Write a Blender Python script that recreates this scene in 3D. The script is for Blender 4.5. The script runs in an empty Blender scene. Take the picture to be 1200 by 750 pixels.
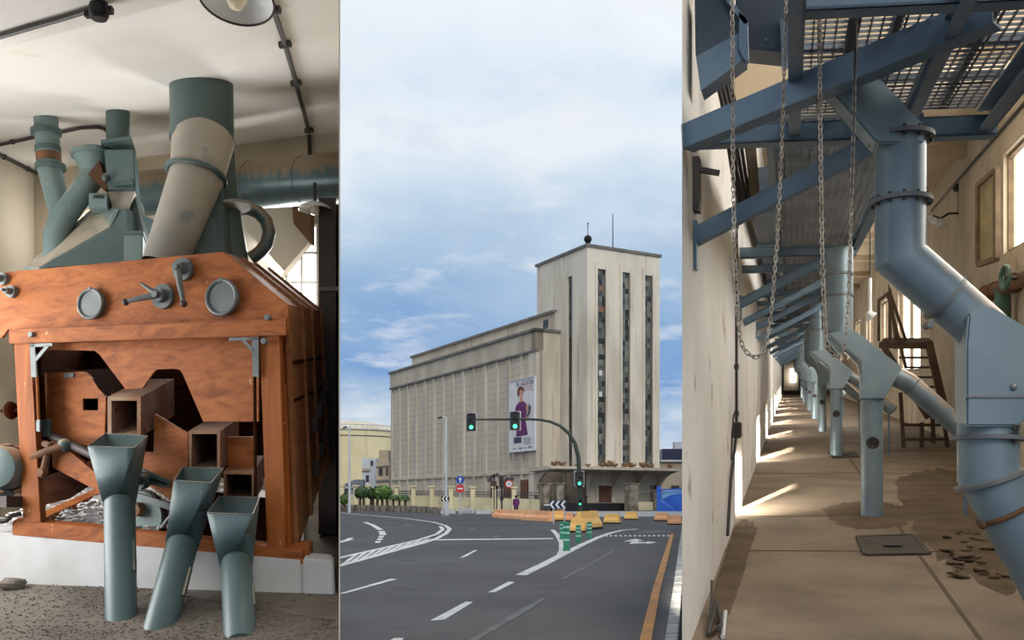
import bpy, bmesh, math, random
from mathutils import Vector, Matrix
random.seed(7)
SC = bpy.context.scene
COL = SC.collection
F, CX, HY, H = 1150.0, 600.0, 588.0, 1.9

# ------------------------------------------------------------------ camera, sky, sun, exposure
cam_d = bpy.data.cameras.new('camera')
cam_d.sensor_width = 36.0
cam_d.lens = 36.0 * F / 1200.0
cam_d.shift_y = (HY - 375.0) / 1200.0
cam_d.clip_end = 3000
cam = bpy.data.objects.new('camera', cam_d)
COL.objects.link(cam)
cam.location = (0, 0, H)
cam.rotation_euler = (math.pi / 2, 0, 0)
SC.camera = cam
SC.view_settings.view_transform = 'Standard'
SC.view_settings.look = 'None'
SC.view_settings.gamma = 1.0
SC.view_settings.use_curve_mapping = False
SC.view_settings.exposure = 0.0


def lin(c):
    out = []
    for v in c[:3]:
        v = v / 255.0
        out.append(v / 12.92 if v <= 0.04045 else ((v + 0.055) / 1.055) ** 2.4)
    return tuple(out) + (1.0,)


def make_world():
    w = bpy.data.worlds.new('sky')
    SC.world = w
    w.use_nodes = True
    nt = w.node_tree
    nt.nodes.clear()
    N = nt.nodes.new
    L = nt.links.new
    tc = N('ShaderNodeTexCoord')
    sep = N('ShaderNodeSeparateXYZ')
    L(tc.outputs['Generated'], sep.inputs[0])
    # cloud deck coordinates: direction divided by (height + k)
    addz = N('ShaderNodeMath'); addz.operation = 'ADD'; addz.inputs[1].default_value = 0.16
    mx = N('ShaderNodeMath'); mx.operation = 'MAXIMUM'; mx.inputs[1].default_value = 0.0
    L(sep.outputs['Z'], mx.inputs[0]); L(mx.outputs[0], addz.inputs[0])
    inv = N('ShaderNodeMath'); inv.operation = 'DIVIDE'; inv.inputs[0].default_value = 1.0
    L(addz.outputs[0], inv.inputs[1])
    sc = N('ShaderNodeVectorMath'); sc.operation = 'SCALE'
    L(tc.outputs['Generated'], sc.inputs[0]); L(inv.outputs[0], sc.inputs['Scale'])
    mp = N('ShaderNodeMapping'); mp.inputs['Scale'].default_value = (1.5, 1.0, 0.6)
    mp.inputs['Location'].default_value = (3.1, 1.2, 0.0)
    L(sc.outputs[0], mp.inputs[0])
    n1 = N('ShaderNodeTexNoise'); n1.inputs['Scale'].default_value = 1.7; n1.inputs['Detail'].default_value = 7
    n1.inputs['Roughness'].default_value = 0.52
    L(mp.outputs[0], n1.inputs['Vector'])
    n2 = N('ShaderNodeTexNoise'); n2.inputs['Scale'].default_value = 3.6; n2.inputs['Detail'].default_value = 8
    n2.inputs['Roughness'].default_value = 0.6
    mp2 = N('ShaderNodeMapping'); mp2.inputs['Scale'].default_value = (1.0, 1.0, 2.2)
    mp2.inputs['Location'].default_value = (0.4, 2.2, 0.7)
    L(sc.outputs[0], mp2.inputs[0]); L(mp2.outputs[0], n2.inputs['Vector'])
    # elevation + wobble
    wob = N('ShaderNodeMath'); wob.operation = 'MULTIPLY_ADD'
    wob.inputs[1].default_value = 0.17; wob.inputs[2].default_value = -0.085
    L(n1.outputs[0], wob.inputs[0])
    el = N('ShaderNodeMath'); el.operation = 'ADD'
    L(sep.outputs['Z'], el.inputs[0]); L(wob.outputs[0], el.inputs[1])
    ramp = N('ShaderNodeValToRGB')
    cr = ramp.color_ramp
    stops = [(0.0, (214, 222, 230)), (0.055, (214, 224, 234)), (0.095, (166, 192, 220)), (0.135, (124, 163, 212)),
             (0.19, (146, 180, 216)), (0.245, (176, 201, 226)), (0.29, (204, 221, 238)), (0.335, (232, 241, 249)),
             (0.40, (220, 234, 247)), (0.46, (240, 247, 253)), (0.7, (222, 228, 236)), (1.0, (226, 230, 236))]
    while len(cr.elements) < len(stops):
        cr.elements.new(0.5)
    for e, (p, c) in zip(cr.elements, stops):
        e.position = p
        e.color = lin(c)
    L(el.outputs[0], ramp.inputs[0])
    # white wisps
    r2 = N('ShaderNodeValToRGB')
    r2.color_ramp.elements[0].position = 0.52
    r2.color_ramp.elements[1].position = 0.80
    L(n2.outputs[0], r2.inputs[0])
    mixw = N('ShaderNodeMixRGB'); mixw.inputs[2].default_value = lin((240, 242, 246))
    L(r2.outputs[0], mixw.inputs[0]); L(ramp.outputs[0], mixw.inputs[1])
    n3 = N('ShaderNodeTexNoise'); n3.inputs['Scale'].default_value = 2.6; n3.inputs['Detail'].default_value = 7
    mp3 = N('ShaderNodeMapping'); mp3.inputs['Location'].default_value = (7.3, 3.9, 1.5); mp3.inputs['Scale'].default_value = (1.0, 1.0, 1.6)
    L(sc.outputs[0], mp3.inputs[0]); L(mp3.outputs[0], n3.inputs['Vector'])
    r3 = N('ShaderNodeMapRange'); r3.inputs['From Min'].default_value = 0.5; r3.inputs['From Max'].default_value = 0.74; r3.inputs['To Max'].default_value = 0.65
    L(n3.outputs[0], r3.inputs['Value'])
    mixc = N('ShaderNodeMixRGB'); mixc.inputs[2].default_value = lin((172, 194, 222))
    L(r3.outputs[0], mixc.inputs[0]); L(mixw.outputs[0], mixc.inputs[1])
    mixw = mixc
    bg = N('ShaderNodeBackground'); bg.inputs['Strength'].default_value = 1.0
    L(mixw.outputs[0], bg.inputs[0])
    out = N('ShaderNodeOutputWorld')
    L(bg.outputs[0], out.inputs[0])


make_world()


def add_light(name, kind, loc, direction, energy, color=(1, 1, 1), size=1.0, size_y=None, spread=None):
    d = bpy.data.lights.new(name, kind)
    d.energy = energy
    d.color = color
    if kind == 'AREA':
        d.shape = 'RECTANGLE'
        d.size = size
        d.size_y = size_y or size
        if spread:
            d.spread = spread
    o = bpy.data.objects.new(name, d)
    COL.objects.link(o)
    o.location = loc
    o.rotation_euler = Vector(direction).to_track_quat('-Z', 'Y').to_euler()
    return o


sun = add_light('sun', 'SUN', (30, -40, 60), (-0.20, 0.80, -0.57), 1.25, (1.0, 0.965, 0.91))
sun.data.angle = math.radians(25)


# ------------------------------------------------------------------ geometry helpers
def P(px, py, d):
    """point of the place seen at pixel (px, py) of the 1200x750 frame, d metres in front of the lens"""
    return Vector(((px - CX) / F * d, d, H + (HY - py) / F * d))


GS = 10.0 / F      # the ground rises gently away from the camera


def gd(py):
    return H * F / (py - 578.0)


def G(px, py, up=0.0):
    d = gd(py)
    p = P(px, py, d)
    p.z += up
    return p


def gz(y):
    return GS * y


def hit(px, py, p0, a, b):
    """where the sight line through (px, py) meets the plane p0 + s*a + t*b"""
    n = a.cross(b)
    ray = P(px, py, 1.0) - Vector((0, 0, H))
    o = Vector((0, 0, H))
    t = (p0 - o).dot(n) / ray.dot(n)
    return o + ray * t


Z = Vector((0, 0, 1))
X = Vector((1, 0, 0))
Y = Vector((0, 1, 0))


class MB:
    def __init__(self):
        self.v = []
        self.f = []

    def prism(self, poly, vec):
        n = len(poly)
        b = len(self.v)
        self.v += [Vector(p) for p in poly] + [Vector(p) + vec for p in poly]
        self.f.append(list(range(b, b + n)))
        self.f.append(list(range(b + 2 * n - 1, b + n - 1, -1)))
        for i in range(n):
            j = (i + 1) % n
            self.f.append([b + j, b + i, b + n + i, b + n + j])
        return self

    def box(self, c, sx, sy, sz, ax=X, ay=Y, az=Z):
        c = Vector(c)
        ax, ay, az = ax.normalized() * sx / 2, ay.normalized() * sy / 2, az.normalized() * sz / 2
        p = [c - ax - ay - az, c + ax - ay - az, c + ax + ay - az, c - ax + ay - az]
        return self.prism(p, az * 2)

    def beam(self, p0, p1, w, h, up=Z):
        p0, p1 = Vector(p0), Vector(p1)
        t = (p1 - p0)
        s = t.cross(up)
        if s.length < 1e-6:
            s = t.cross(X)
        s.normalize()
        u = s.cross(t).normalized()
        s, u = s * w / 2, u * h / 2
        return self.prism([p0 - s - u, p0 + s - u, p0 + s + u, p0 - s + u], t)

    def ibeam(self, p0, p1, w, h, up=Z, tf=0.012):
        p0, p1 = Vector(p0), Vector(p1)
        t = (p1 - p0)
        s = t.cross(up).normalized()
        u = s.cross(t).normalized()
        self.beam(p0 + u * (h - tf) / 2, p1 + u * (h - tf) / 2, w, tf, up)
        self.beam(p0 - u * (h - tf) / 2, p1 - u * (h - tf) / 2, w, tf, up)
        self.beam(p0, p1, tf, h - 2 * tf, up)
        return self

    def loft(self, rings, cap0=False, cap1=False):
        n = len(rings[0])
        b = len(self.v)
        for r in rings:
            self.v += [Vector(p) for p in r]
        for k in range(len(rings) - 1):
            for i in range(n):
                j = (i + 1) % n
                self.f.append([b + k * n + i, b + k * n + j, b + (k + 1) * n + j, b + (k + 1) * n + i])
        if cap0:
            self.f.append([b + i for i in range(n - 1, -1, -1)])
        if cap1:
            self.f.append([b + (len(rings) - 1) * n + i for i in range(n)])
        return self

    def tube(self, pts, r, n=20, caps=True):
        pts = [Vector(p) for p in pts]
        rs = r if isinstance(r, (list, tuple)) else [r] * len(pts)
        ts = [(pts[i + 1] - pts[i]).normalized() for i in range(len(pts) - 1)]
        t = ts[0]
        a = t.orthogonal().normalized()
        b = t.cross(a)
        offs = [a * math.cos(2 * math.pi * i / n) + b * math.sin(2 * math.pi * i / n) for i in range(n)]
        rings = [[pts[0] + o * rs[0] for o in offs]]
        for j in range(1, len(pts)):
            if j < len(pts) - 1:
                nrm = (ts[j - 1] + ts[j])
                den = ts[j - 1].dot(nrm)
                if abs(den) < 1e-4:
                    den = 1e-4
                sl = [o - ts[j - 1] * (o.dot(nrm) / den) for o in offs]
                rings.append([pts[j] + o * rs[j] for o in sl])
                offs = []
                for o in sl:
                    q = o - ts[j] * o.dot(ts[j])
                    offs.append(q.normalized())
            else:
                rings.append([pts[j] + o * rs[j] for o in offs])
        return self.loft(rings, caps, caps)

    def cyl(self, c, axis, r, ln, n=24, r2=None):
        axis = Vector(axis).normalized()
        c = Vector(c)
        return self.tube([c - axis * ln / 2, c + axis * ln / 2], [r, r if r2 is None else r2], n)

    def ring(self, c, axis, r, rt, n=28, m=8):
        axis = Vector(axis).normalized()
        a = axis.orthogonal().normalized()
        b = axis.cross(a)
        base = len(self.v)
        for i in range(n):
            u = a * math.cos(2 * math.pi * i / n) + b * math.sin(2 * math.pi * i / n)
            for k in range(m):
                th = 2 * math.pi * k / m
                self.v.append(Vector(c) + u * (r + rt * math.cos(th)) + axis * rt * math.sin(th))
        for i in range(n):
            for k in range(m):
                i2, k2 = (i + 1) % n, (k + 1) % m
                self.f.append([base + i * m + k, base + i2 * m + k, base + i2 * m + k2, base + i * m + k2])
        return self

    def sphere(self, c, r, n=14, sx=1, sy=1, sz=1, jit=0.0):
        c = Vector(c)
        base = len(self.v)
        m = n // 2 + 1
        for k in range(1, m):
            ph = math.pi * k / m
            for i in range(n):
                th = 2 * math.pi * i / n
                q = 1 + random.uniform(-jit, jit)
                self.v.append(c + Vector((sx * math.sin(ph) * math.cos(th), sy * math.sin(ph) * math.sin(th), sz * math.cos(ph))) * r * q)
        top = len(self.v)
        self.v += [c + Vector((0, 0, r * sz)), c - Vector((0, 0, r * sz))]
        for k in range(m - 2):
            for i in range(n):
                j = (i + 1) % n
                self.f.append([base + k * n + i, base + (k + 1) * n + i, base + (k + 1) * n + j, base + k * n + j])
        for i in range(n):
            j = (i + 1) % n
            self.f.append([top, base + i, base + j])
            self.f.append([top + 1, base + (m - 2) * n + j, base + (m - 2) * n + i])
        return self

    def lathe(self, c, prof, axis=Z, n=28):
        axis = Vector(axis).normalized()
        a = axis.orthogonal().normalized()
        b = axis.cross(a)
        rings = []
        for (r, h) in prof:
            rings.append([Vector(c) + axis * h + (a * math.cos(2 * math.pi * i / n) + b * math.sin(2 * math.pi * i / n)) * max(r, 1e-4) for i in range(n)])
        return self.loft(rings)

    def quad(self, a, b, c, d):
        k = len(self.v)
        self.v += [Vector(a), Vector(b), Vector(c), Vector(d)]
        self.f.append([k, k + 1, k + 2, k + 3])
        return self

    def build(self, name, mat, parent=None, smooth=35, bevel=0.0, solid=0.0):
        me = bpy.data.meshes.new(name)
        if parent is not None:
            org = Vector(parent['org'])
        else:
            xs = [p.x for p in self.v]; ys = [p.y for p in self.v]; zs = [p.z for p in self.v]
            org = Vector(((min(xs) + max(xs)) / 2, (min(ys) + max(ys)) / 2, min(zs)))
        me.from_pydata([tuple(p - org) for p in self.v], [], self.f)
        bm = bmesh.new()
        bm.from_mesh(me)
        bmesh.ops.recalc_face_normals(bm, faces=bm.faces)
        if bevel > 0:
            es = [e for e in bm.edges if len(e.link_faces) == 2 and e.calc_face_angle(0) > 0.6]
            bmesh.ops.bevel(bm, geom=es, offset=bevel, segments=2, affect='EDGES', clamp_overlap=True)
        bm.to_mesh(me)
        bm.free()
        if smooth:
            me.polygons.foreach_set('use_smooth', [True] * len(me.polygons))
            me.set_sharp_from_angle(angle=math.radians(smooth))
        me.materials.append(mat)
        o = bpy.data.objects.new(name, me)
        COL.objects.link(o)
        o['org'] = tuple(org)
        if parent is not None:
            o.parent = parent
            o.location = (0, 0, 0)
        else:
            o.location = org
        if solid:
            md = o.modifiers.new('thickness', 'SOLIDIFY')
            md.thickness = solid
            md.offset = 0
        return o


def thing(name, label, cat, loc, group=None):
    o = bpy.data.objects.new(name, None)
    COL.objects.link(o)
    o.empty_display_size = 0.1
    o.location = loc
    o['org'] = tuple(loc)
    o['label'] = label
    o['category'] = cat
    if group:
        o['group'] = group
    return o


def tag(o, label, cat, group=None, kind=None):
    o['label'] = label
    o['category'] = cat
    if group:
        o['group'] = group
    if kind:
        o['kind'] = kind
    return o


def struct(o, label=None):
    o['kind'] = 'structure'
    if label:
        o['label'] = label
    return o


def sub(part):
    """children of a part sit at its own origin (the part keeps its thing's origin)"""
    return part


def rect_ring(a, b, c, d, n=16):
    """n points round the rectangle a-b-c-d"""
    out = []
    k = n // 4
    for p, q in ((a, b), (b, c), (c, d), (d, a)):
        for i in range(k):
            out.append(Vector(p).lerp(Vector(q), i / k))
    return out


def circ_ring(c, axis, r, ref, n=16, phase=0.0):
    axis = Vector(axis).normalized()
    a = (ref - axis * ref.dot(axis)).normalized()
    b = axis.cross(a)
    return [Vector(c) + (a * math.cos(2 * math.pi * i / n + phase) + b * math.sin(2 * math.pi * i / n + phase)) * r for i in range(n)]


# ------------------------------------------------------------------ materials
def mat(name,  c, c2=None, scale=3.0, rough=0.6, metal=0.0, stretch=(1, 1, 1), lo=0.4, hi=0.65, spots=None, spot_scale=20,
        spot_lo=0.62, dust=None, dust_lo=0.3, bump=0.0, bump_scale=30, detail=5, spec=0.5, streak=None, streak_scale=6, streak_lo=0.52):
    m = bpy.data.materials.new(name)
    m.use_nodes = True
    nt = m.node_tree
    N = nt.nodes.new
    L = nt.links.new
    bs = nt.nodes['Principled BSDF']
    bs.inputs['Roughness'].default_value = rough
    bs.inputs['Metallic'].default_value = metal
    bs.inputs['Specular IOR Level'].default_value = spec
    geo = N('ShaderNodeNewGeometry')
    mp = N('ShaderNodeMapping')
    mp.inputs['Scale'].default_value = stretch
    L(geo.outputs['Position'], mp.inputs[0])
    col = N('ShaderNodeRGB')
    col.outputs[0].default_value = lin(c)
    cur = col.outputs[0]

    def noise(sca, det=detail, vec=None):
        n = N('ShaderNodeTexNoise')
        n.inputs['Scale'].default_value = sca
        n.inputs['Detail'].default_value = det
        L(vec or mp.outputs[0], n.inputs['Vector'])
        return n.outputs[0]

    def rmp(src, a, b):
        r = N('ShaderNodeMapRange')
        r.inputs['From Min'].default_value = a
        r.inputs['From Max'].default_value = b
        L(src, r.inputs['Value'])
        return r.outputs[0]

    def mix(fac, a, colr):
        x = N('ShaderNodeMixRGB')
        L(fac, x.inputs[0])
        L(a, x.inputs[1])
        x.inputs[2].default_value = lin(colr)
        return x.outputs[0]

    if c2:
        cur = mix(rmp(noise(scale), lo, hi), cur, c2)
    if streak:
        mp3 = N('ShaderNodeMapping')
        mp3.inputs['Scale'].default_value = (1, 1, 0.07)
        L(geo.outputs['Position'], mp3.inputs[0])
        cur = mix(rmp(noise(streak_scale, 6, mp3.outputs[0]), streak_lo, streak_lo + 0.2), cur, streak)
    if spots:
        cur = mix(rmp(noise(spot_scale, 3), spot_lo, spot_lo + 0.06), cur, spots)
    if dust:
        sp = N('ShaderNodeSeparateXYZ')
        L(geo.outputs['Normal'], sp.inputs[0])
        ns = noise(7.0)
        ad = N('ShaderNodeMath'); ad.operation = 'MULTIPLY_ADD'
        ad.inputs[1].default_value = 0.9
        ad.inputs[2].default_value = -0.45
        L(ns, ad.inputs[0])
        ad2 = N('ShaderNodeMath'); ad2.operation = 'ADD'
        L(ad.outputs[0], ad2.inputs[0]); L(sp.outputs['Z'], ad2.inputs[1])
        cur = mix(rmp(ad2.outputs[0], dust_lo, dust_lo + 0.4), cur, dust)
    L(cur, bs.inputs['Base Color'])
    if bump > 0:
        b = N('ShaderNodeBump')
        b.inputs['Strength'].default_value = bump
        b.inputs['Distance'].default_value = 0.02
        L(noise(bump_scale, 4), b.inputs['Height'])
        L(b.outputs[0], bs.inputs['Normal'])
    return m


def emit(name, c, strength, base=None):
    m = bpy.data.materials.new(name)
    m.use_nodes = True
    bs = m.node_tree.nodes['Principled BSDF']
    bs.inputs['Base Color'].default_value = lin(base or c)
    bs.inputs['Emission Color'].default_value = lin(c)
    bs.inputs['Emission Strength'].default_value = strength
    return m


def wood(name, c, cdark, clight, scale=5.0, axis=0, rough=0.6, spec=0.25):
    """boards with grain along one axis and pale paint drips"""
    m = bpy.data.materials.new(name)
    m.use_nodes = True
    nt = m.node_tree
    N = nt.nodes.new
    L = nt.links.new
    bs = nt.nodes['Principled BSDF']
    bs.inputs['Roughness'].default_value = rough
    bs.inputs['Specular IOR Level'].default_value = spec
    geo = N('ShaderNodeNewGeometry')
    mp = N('ShaderNodeMapping')
    s = [9.0, 9.0, 9.0]
    s[axis] = 0.9
    mp.inputs['Scale'].default_value = s
    L(geo.outputs['Position'], mp.inputs[0])
    n = N('ShaderNodeTexNoise')
    n.inputs['Scale'].default_value = scale / 4
    n.inputs['Detail'].default_value = 8
    n.inputs['Roughness'].default_value = 0.65
    n.inputs['Distortion'].default_value = 1.2
    L(mp.outputs[0], n.inputs['Vector'])
    r = N('ShaderNodeValToRGB')
    els = r.color_ramp.elements
    els[0].position = 0.25; els[0].color = lin(cdark)
    els[1].position = 0.75; els[1].color = lin(clight)
    e = els.new(0.5); e.color = lin(c)
    L(n.outputs[0], r.inputs[0])
    n2 = N('ShaderNodeTexNoise'); n2.inputs['Scale'].default_value = 26; n2.inputs['Detail'].default_value = 2
    mp2 = N('ShaderNodeMapping'); mp2.inputs['Scale'].default_value = (1, 1, 0.45)
    L(geo.outputs['Position'], mp2.inputs[0]); L(mp2.outputs[0], n2.inputs['Vector'])
    rr = N('ShaderNodeMapRange'); rr.inputs['From Min'].default_value = 0.74; rr.inputs['From Max'].default_value = 0.78
    L(n2.outputs[0], rr.inputs['Value'])
    mx = N('ShaderNodeMixRGB'); mx.inputs[2].default_value = lin((225, 205, 175))
    L(rr.outputs[0], mx.inputs[0]); L(r.outputs[0], mx.inputs[1])
    L(mx.outputs[0], bs.inputs['Base Color'])
    return m


def banded(name, c, c2, pitch, band=0.18, rough=0.8, stain=None):
    """concrete cast in lifts: thin horizontal joints every pitch metres, weathered in patches"""
    m = bpy.data.materials.new(name)
    m.use_nodes = True
    nt = m.node_tree
    N = nt.nodes.new
    L = nt.links.new
    bs = nt.nodes['Principled BSDF']
    bs.inputs['Roughness'].default_value = rough
    geo = N('ShaderNodeNewGeometry')
    sp = N('ShaderNodeSeparateXYZ')
    L(geo.outputs['Position'], sp.inputs[0])
    dv = N('ShaderNodeMath'); dv.operation = 'DIVIDE'; dv.inputs[1].default_value = pitch
    L(sp.outputs['Z'], dv.inputs[0])
    fr = N('ShaderNodeMath'); fr.operation = 'FRACT'
    L(dv.outputs[0], fr.inputs[0])
    lt = N('ShaderNodeMath'); lt.operation = 'LESS_THAN'; lt.inputs[1].default_value = band
    L(fr.outputs[0], lt.inputs[0])
    mu = N('ShaderNodeMath'); mu.operation = 'MULTIPLY'; mu.inputs[1].default_value = 0.55
    L(lt.outputs[0], mu.inputs[0])
    n = N('ShaderNodeTexNoise'); n.inputs['Scale'].default_value = 0.35; n.inputs['Detail'].default_value = 8
    mp = N('ShaderNodeMapping'); mp.inputs['Scale'].default_value = (1, 1, 0.35)
    L(geo.outputs['Position'], mp.inputs[0]); L(mp.outputs[0], n.inputs['Vector'])
    r = N('ShaderNodeMapRange'); r.inputs['From Min'].default_value = 0.45; r.inputs['From Max'].default_value = 0.7
    L(n.outputs[0], r.inputs['Value'])
    m1 = N('ShaderNodeMixRGB'); m1.inputs[1].default_value = lin(c); m1.inputs[2].default_value = lin(stain or c2)
    L(r.outputs[0], m1.inputs[0])
    m2 = N('ShaderNodeMixRGB'); m2.inputs[2].default_value = lin(c2)
    L(mu.outputs[0], m2.inputs[0]); L(m1.outputs[0], m2.inputs[1])
    L(m2.outputs[0], bs.inputs['Base Color'])
    return m


def panes(name, c_list, sx, sz, ax):
    """old multi-pane glazing: a grid of small panes, some dark, some broken, some patched"""
    m = bpy.data.materials.new(name)
    m.use_nodes = True
    nt = m.node_tree
    N = nt.nodes.new
    L = nt.links.new
    bs = nt.nodes['Principled BSDF']
    bs.inputs['Roughness'].default_value = 0.25
    geo = N('ShaderNodeNewGeometry')
    dot = N('ShaderNodeVectorMath'); dot.operation = 'DOT_PRODUCT'
    dot.inputs[1].default_value = tuple(ax)
    L(geo.outputs['Position'], dot.inputs[0])
    sp = N('ShaderNodeSeparateXYZ')
    L(geo.outputs['Position'], sp.inputs[0])
    outs = []
    for src, s in ((dot.outputs['Value'], sx), (sp.outputs['Z'], sz)):
        d = N('ShaderNodeMath'); d.operation = 'DIVIDE'; d.inputs[1].default_value = s
        L(src, d.inputs[0])
        f = N('ShaderNodeMath'); f.operation = 'FLOOR'
        L(d.outputs[0], f.inputs[0])
        outs.append(f.outputs[0])
    cb = N('ShaderNodeCombineXYZ')
    L(outs[0], cb.inputs[0]); L(outs[1], cb.inputs[1])
    wn = N('ShaderNodeTexWhiteNoise'); wn.noise_dimensions = '3D'
    L(cb.outputs[0], wn.inputs['Vector'])
    r = N('ShaderNodeValToRGB')
    r.color_ramp.interpolation = 'CONSTANT'
    els = r.color_ramp.elements
    while len(els) < len(c_list):
        els.new(0.5)
    for e, (p, c) in zip(els, c_list):
        e.position = p
        e.color = lin(c)
    L(wn.outputs['Value'], r.inputs[0])
    L(r.outputs[0], bs.inputs['Base Color'])
    return m


M = {}
M['asphalt'] = mat('asphalt', (60, 61, 64), (74, 75, 78), 0.25, 0.85, bump=0.15, bump_scale=40, spots=(56, 57, 60), spot_scale=0.7, spot_lo=0.6)
M['paint_white'] = mat('road_paint_white', (214, 214, 212), (150, 150, 150), 2.5, 0.7, lo=0.5, hi=0.8)
M['paint_faded'] = mat('road_paint_faded', (100, 100, 102), (78, 79, 82), 2.2, 0.8)
M['paint_yellow'] = mat('road_paint_yellow', (196, 138, 66), (170, 118, 62), 1.2, 0.7)
M['kerb'] = mat('kerb_concrete', (176, 176, 174), (140, 140, 140), 1.5, 0.85)
M['silo'] = banded('silo_concrete', (202, 189, 171), (168, 155, 138), 0.85, 0.2, stain=(188, 174, 154))
M['silo_plain'] = mat('silo_plain_concrete', (212, 200, 182), (188, 175, 156), 0.35, 0.85, stretch=(1, 1, 0.4), streak=(150, 138, 120), streak_scale=1.2, streak_lo=0.58)
M['silo_dark'] = mat('silo_weathered', (200, 188, 169), (178, 165, 146), 0.4, 0.85, stretch=(1, 1, 0.5), streak=(142, 130, 114), streak_scale=1.2, streak_lo=.58)
M['tower'] = mat('tower_concrete', (224, 214, 196), (200, 189, 170), 0.4, 0.85, stretch=(1, 1, 0.3), streak=(172, 160, 140), streak_scale=1.3, streak_lo=0.56)
M['metal_roof'] = mat('grey_coping', (120, 116, 110), (98, 94, 90), 1.0, 0.7)
M['under'] = mat('canopy_shade_concrete', (128, 116, 98), (92, 82, 70), 0.5, 0.9, streak=(70, 62, 54), streak_scale=1.3, streak_lo=0.5)  # dark tone puts the canopy's shade into the wall colour
M['brown_door'] = mat('brown_door', (112, 72, 50), (86, 54, 38), 2.0, 0.7)
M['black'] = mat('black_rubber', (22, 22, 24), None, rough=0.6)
M['dark'] = mat('dark_void', (30, 27, 25), (22, 20, 18), 2.0, 0.9)
M['cream'] = mat('cream_wall', (226, 212, 172), (204, 190, 152), 0.5, 0.85, streak=(180, 166, 134), streak_scale=1.5, streak_lo=0.6)
M['iron'] = mat('dark_iron', (62, 62, 62), (82, 78, 74), 2.0, 0.6, metal=0.3)
M['tank'] = mat('tank_cream', (236, 222, 178), (222, 206, 160), 0.15, 0.6, streak=(206, 190, 150), streak_scale=0.6, streak_lo=0.6)
M['tankroof'] = mat('tank_roof', (220, 212, 188), (200, 190, 166), 0.3, 0.7)
M['house_white'] = mat('white_render', (206, 210, 216), (186, 190, 196), 0.5, 0.85)
M['house_beige'] = mat('beige_render', (186, 170, 148), (166, 150, 128), 0.5, 0.85)
M['slate'] = mat('slate_roof', (92, 96, 108), (76, 80, 92), 0.8, 0.7)
M['win_dark'] = mat('dark_glass', (38, 40, 44), (56, 58, 62), 1.0, 0.2)
M['leaf'] = mat('leaf_green', (98, 130, 60), (66, 96, 46), 2.5, 0.7, lo=0.4, hi=0.6)
M['leaf_dark'] = mat('leaf_dark_green', (70, 98, 54), (48, 72, 42), 2.5, 0.7)
M['trunk'] = mat('bark', (98, 80, 62), (70, 56, 44), 3.0, 0.9)
M['weed'] = mat('dry_weed', (168, 136, 100), (132, 108, 80), 3.0, 0.9)
M['stone'] = mat('stone_wall', (150, 138, 122), (108, 98, 86), 1.4, 0.9, lo=0.42, hi=0.6)
M['signal'] = mat('signal_black', (26, 32, 30), None, rough=0.5)
M['mast'] = mat('mast_green', (44, 56, 46), (54, 64, 52), 1.5, 0.5)
M['lens_green'] = emit('green_lens', (90, 255, 190), 1.6)
M['lens_off'] = mat('unlit_lens', (34, 30, 28), None, rough=0.3)
M['galv'] = mat('galvanised_pole', (206, 208, 210), (186, 188, 192), 1.0, 0.5, metal=0.2)
M['sign_blue'] = mat('sign_blue', (24, 72, 168), None, rough=0.4)
M['sign_red'] = mat('sign_red', (206, 48, 48), None, rough=0.4)
M['sign_white'] = mat('sign_white', (235, 235, 235), None, rough=0.4)
M['sign_navy'] = mat('sign_navy', (28, 34, 66), None, rough=0.4)
M['orange'] = mat('barrier_orange', (242, 180, 130), (230, 160, 114), 0.8, 0.6)
M['yellow'] = mat('barrier_yellow', (246, 200, 118), (238, 184, 104), 0.8, 0.6)
M['bollard'] = mat('bollard_green', (28, 132, 96), (22, 116, 84), 2.0, 0.45)
M['reflect'] = mat('bollard_band', (176, 214, 202), None, rough=0.4)
M['blue_sheet'] = mat('blue_hoarding', (44, 104, 204), (36, 88, 182), 0.6, 0.5)
M['blue_pale'] = mat('pale_blue_sheet', (140, 184, 226), None, rough=0.5)
M['purple'] = mat('purple_cloth', (116, 48, 110), (92, 36, 88), 4.0, 0.8)
M['skin'] = mat('skin', (206, 152, 124), None, rough=0.6)
M['banner'] = mat('banner_cloth', (226, 222, 222), (214, 208, 210), 0.6, 0.7)
M['hair'] = mat('hair_auburn', (110, 52, 44), None, rough=0.7)
M['pale_ink'] = mat('pink_ink', (206, 158, 168), None, rough=0.7)
M['grey_ink'] = mat('grey_ink', (128, 124, 134), None, rough=0.7)

# ================================================================== THE STREET (middle of the view)
# ------------------------------------------------------------------ ground, road paint, kerb
mb = MB()
mb.prism([Vector((-260, -30, gz(-30))), Vector((260, -30, gz(-30))), Vector((260, 480, gz(480))), Vector((-260, 480, gz(480)))], Vector((0, 0, -0.6)))
road = struct(mb.build('road', M['asphalt'], smooth=0), 'dark grey asphalt road with worn lane paint')


def stripe(polys, mat_, name='lane_marking', t=0.006):
    mb = MB()
    for poly in polys:
        mb.prism([G(x, y, 0.004) for x, y in poly], Vector((0, 0, t)))
    return mb.build(name, mat_, road, smooth=0)


def band(pts, w0, w1):
    """polyline in ground metres widened to a stripe; w in metres"""
    g = [G(x, y, 0.004) for x, y in pts]
    mb = MB()
    L_, R_ = [], []
    for i, p in enumerate(g):
        a = g[max(i - 1, 0)]
        b = g[min(i + 1, len(g) - 1)]
        t = (b - a); t.z = 0
        t.normalize()
        n = Vector((-t.y, t.x, 0))
        w = w0 + (w1 - w0) * i / max(1, len(g) - 1)
        L_.append(p + n * w / 2)
        R_.append(p - n * w / 2)
    for i in range(len(g) - 1):
        mb.prism([L_[i], R_[i], R_[i + 1], L_[i + 1]], Vector((0, 0, 0.006)))
    return mb


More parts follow.
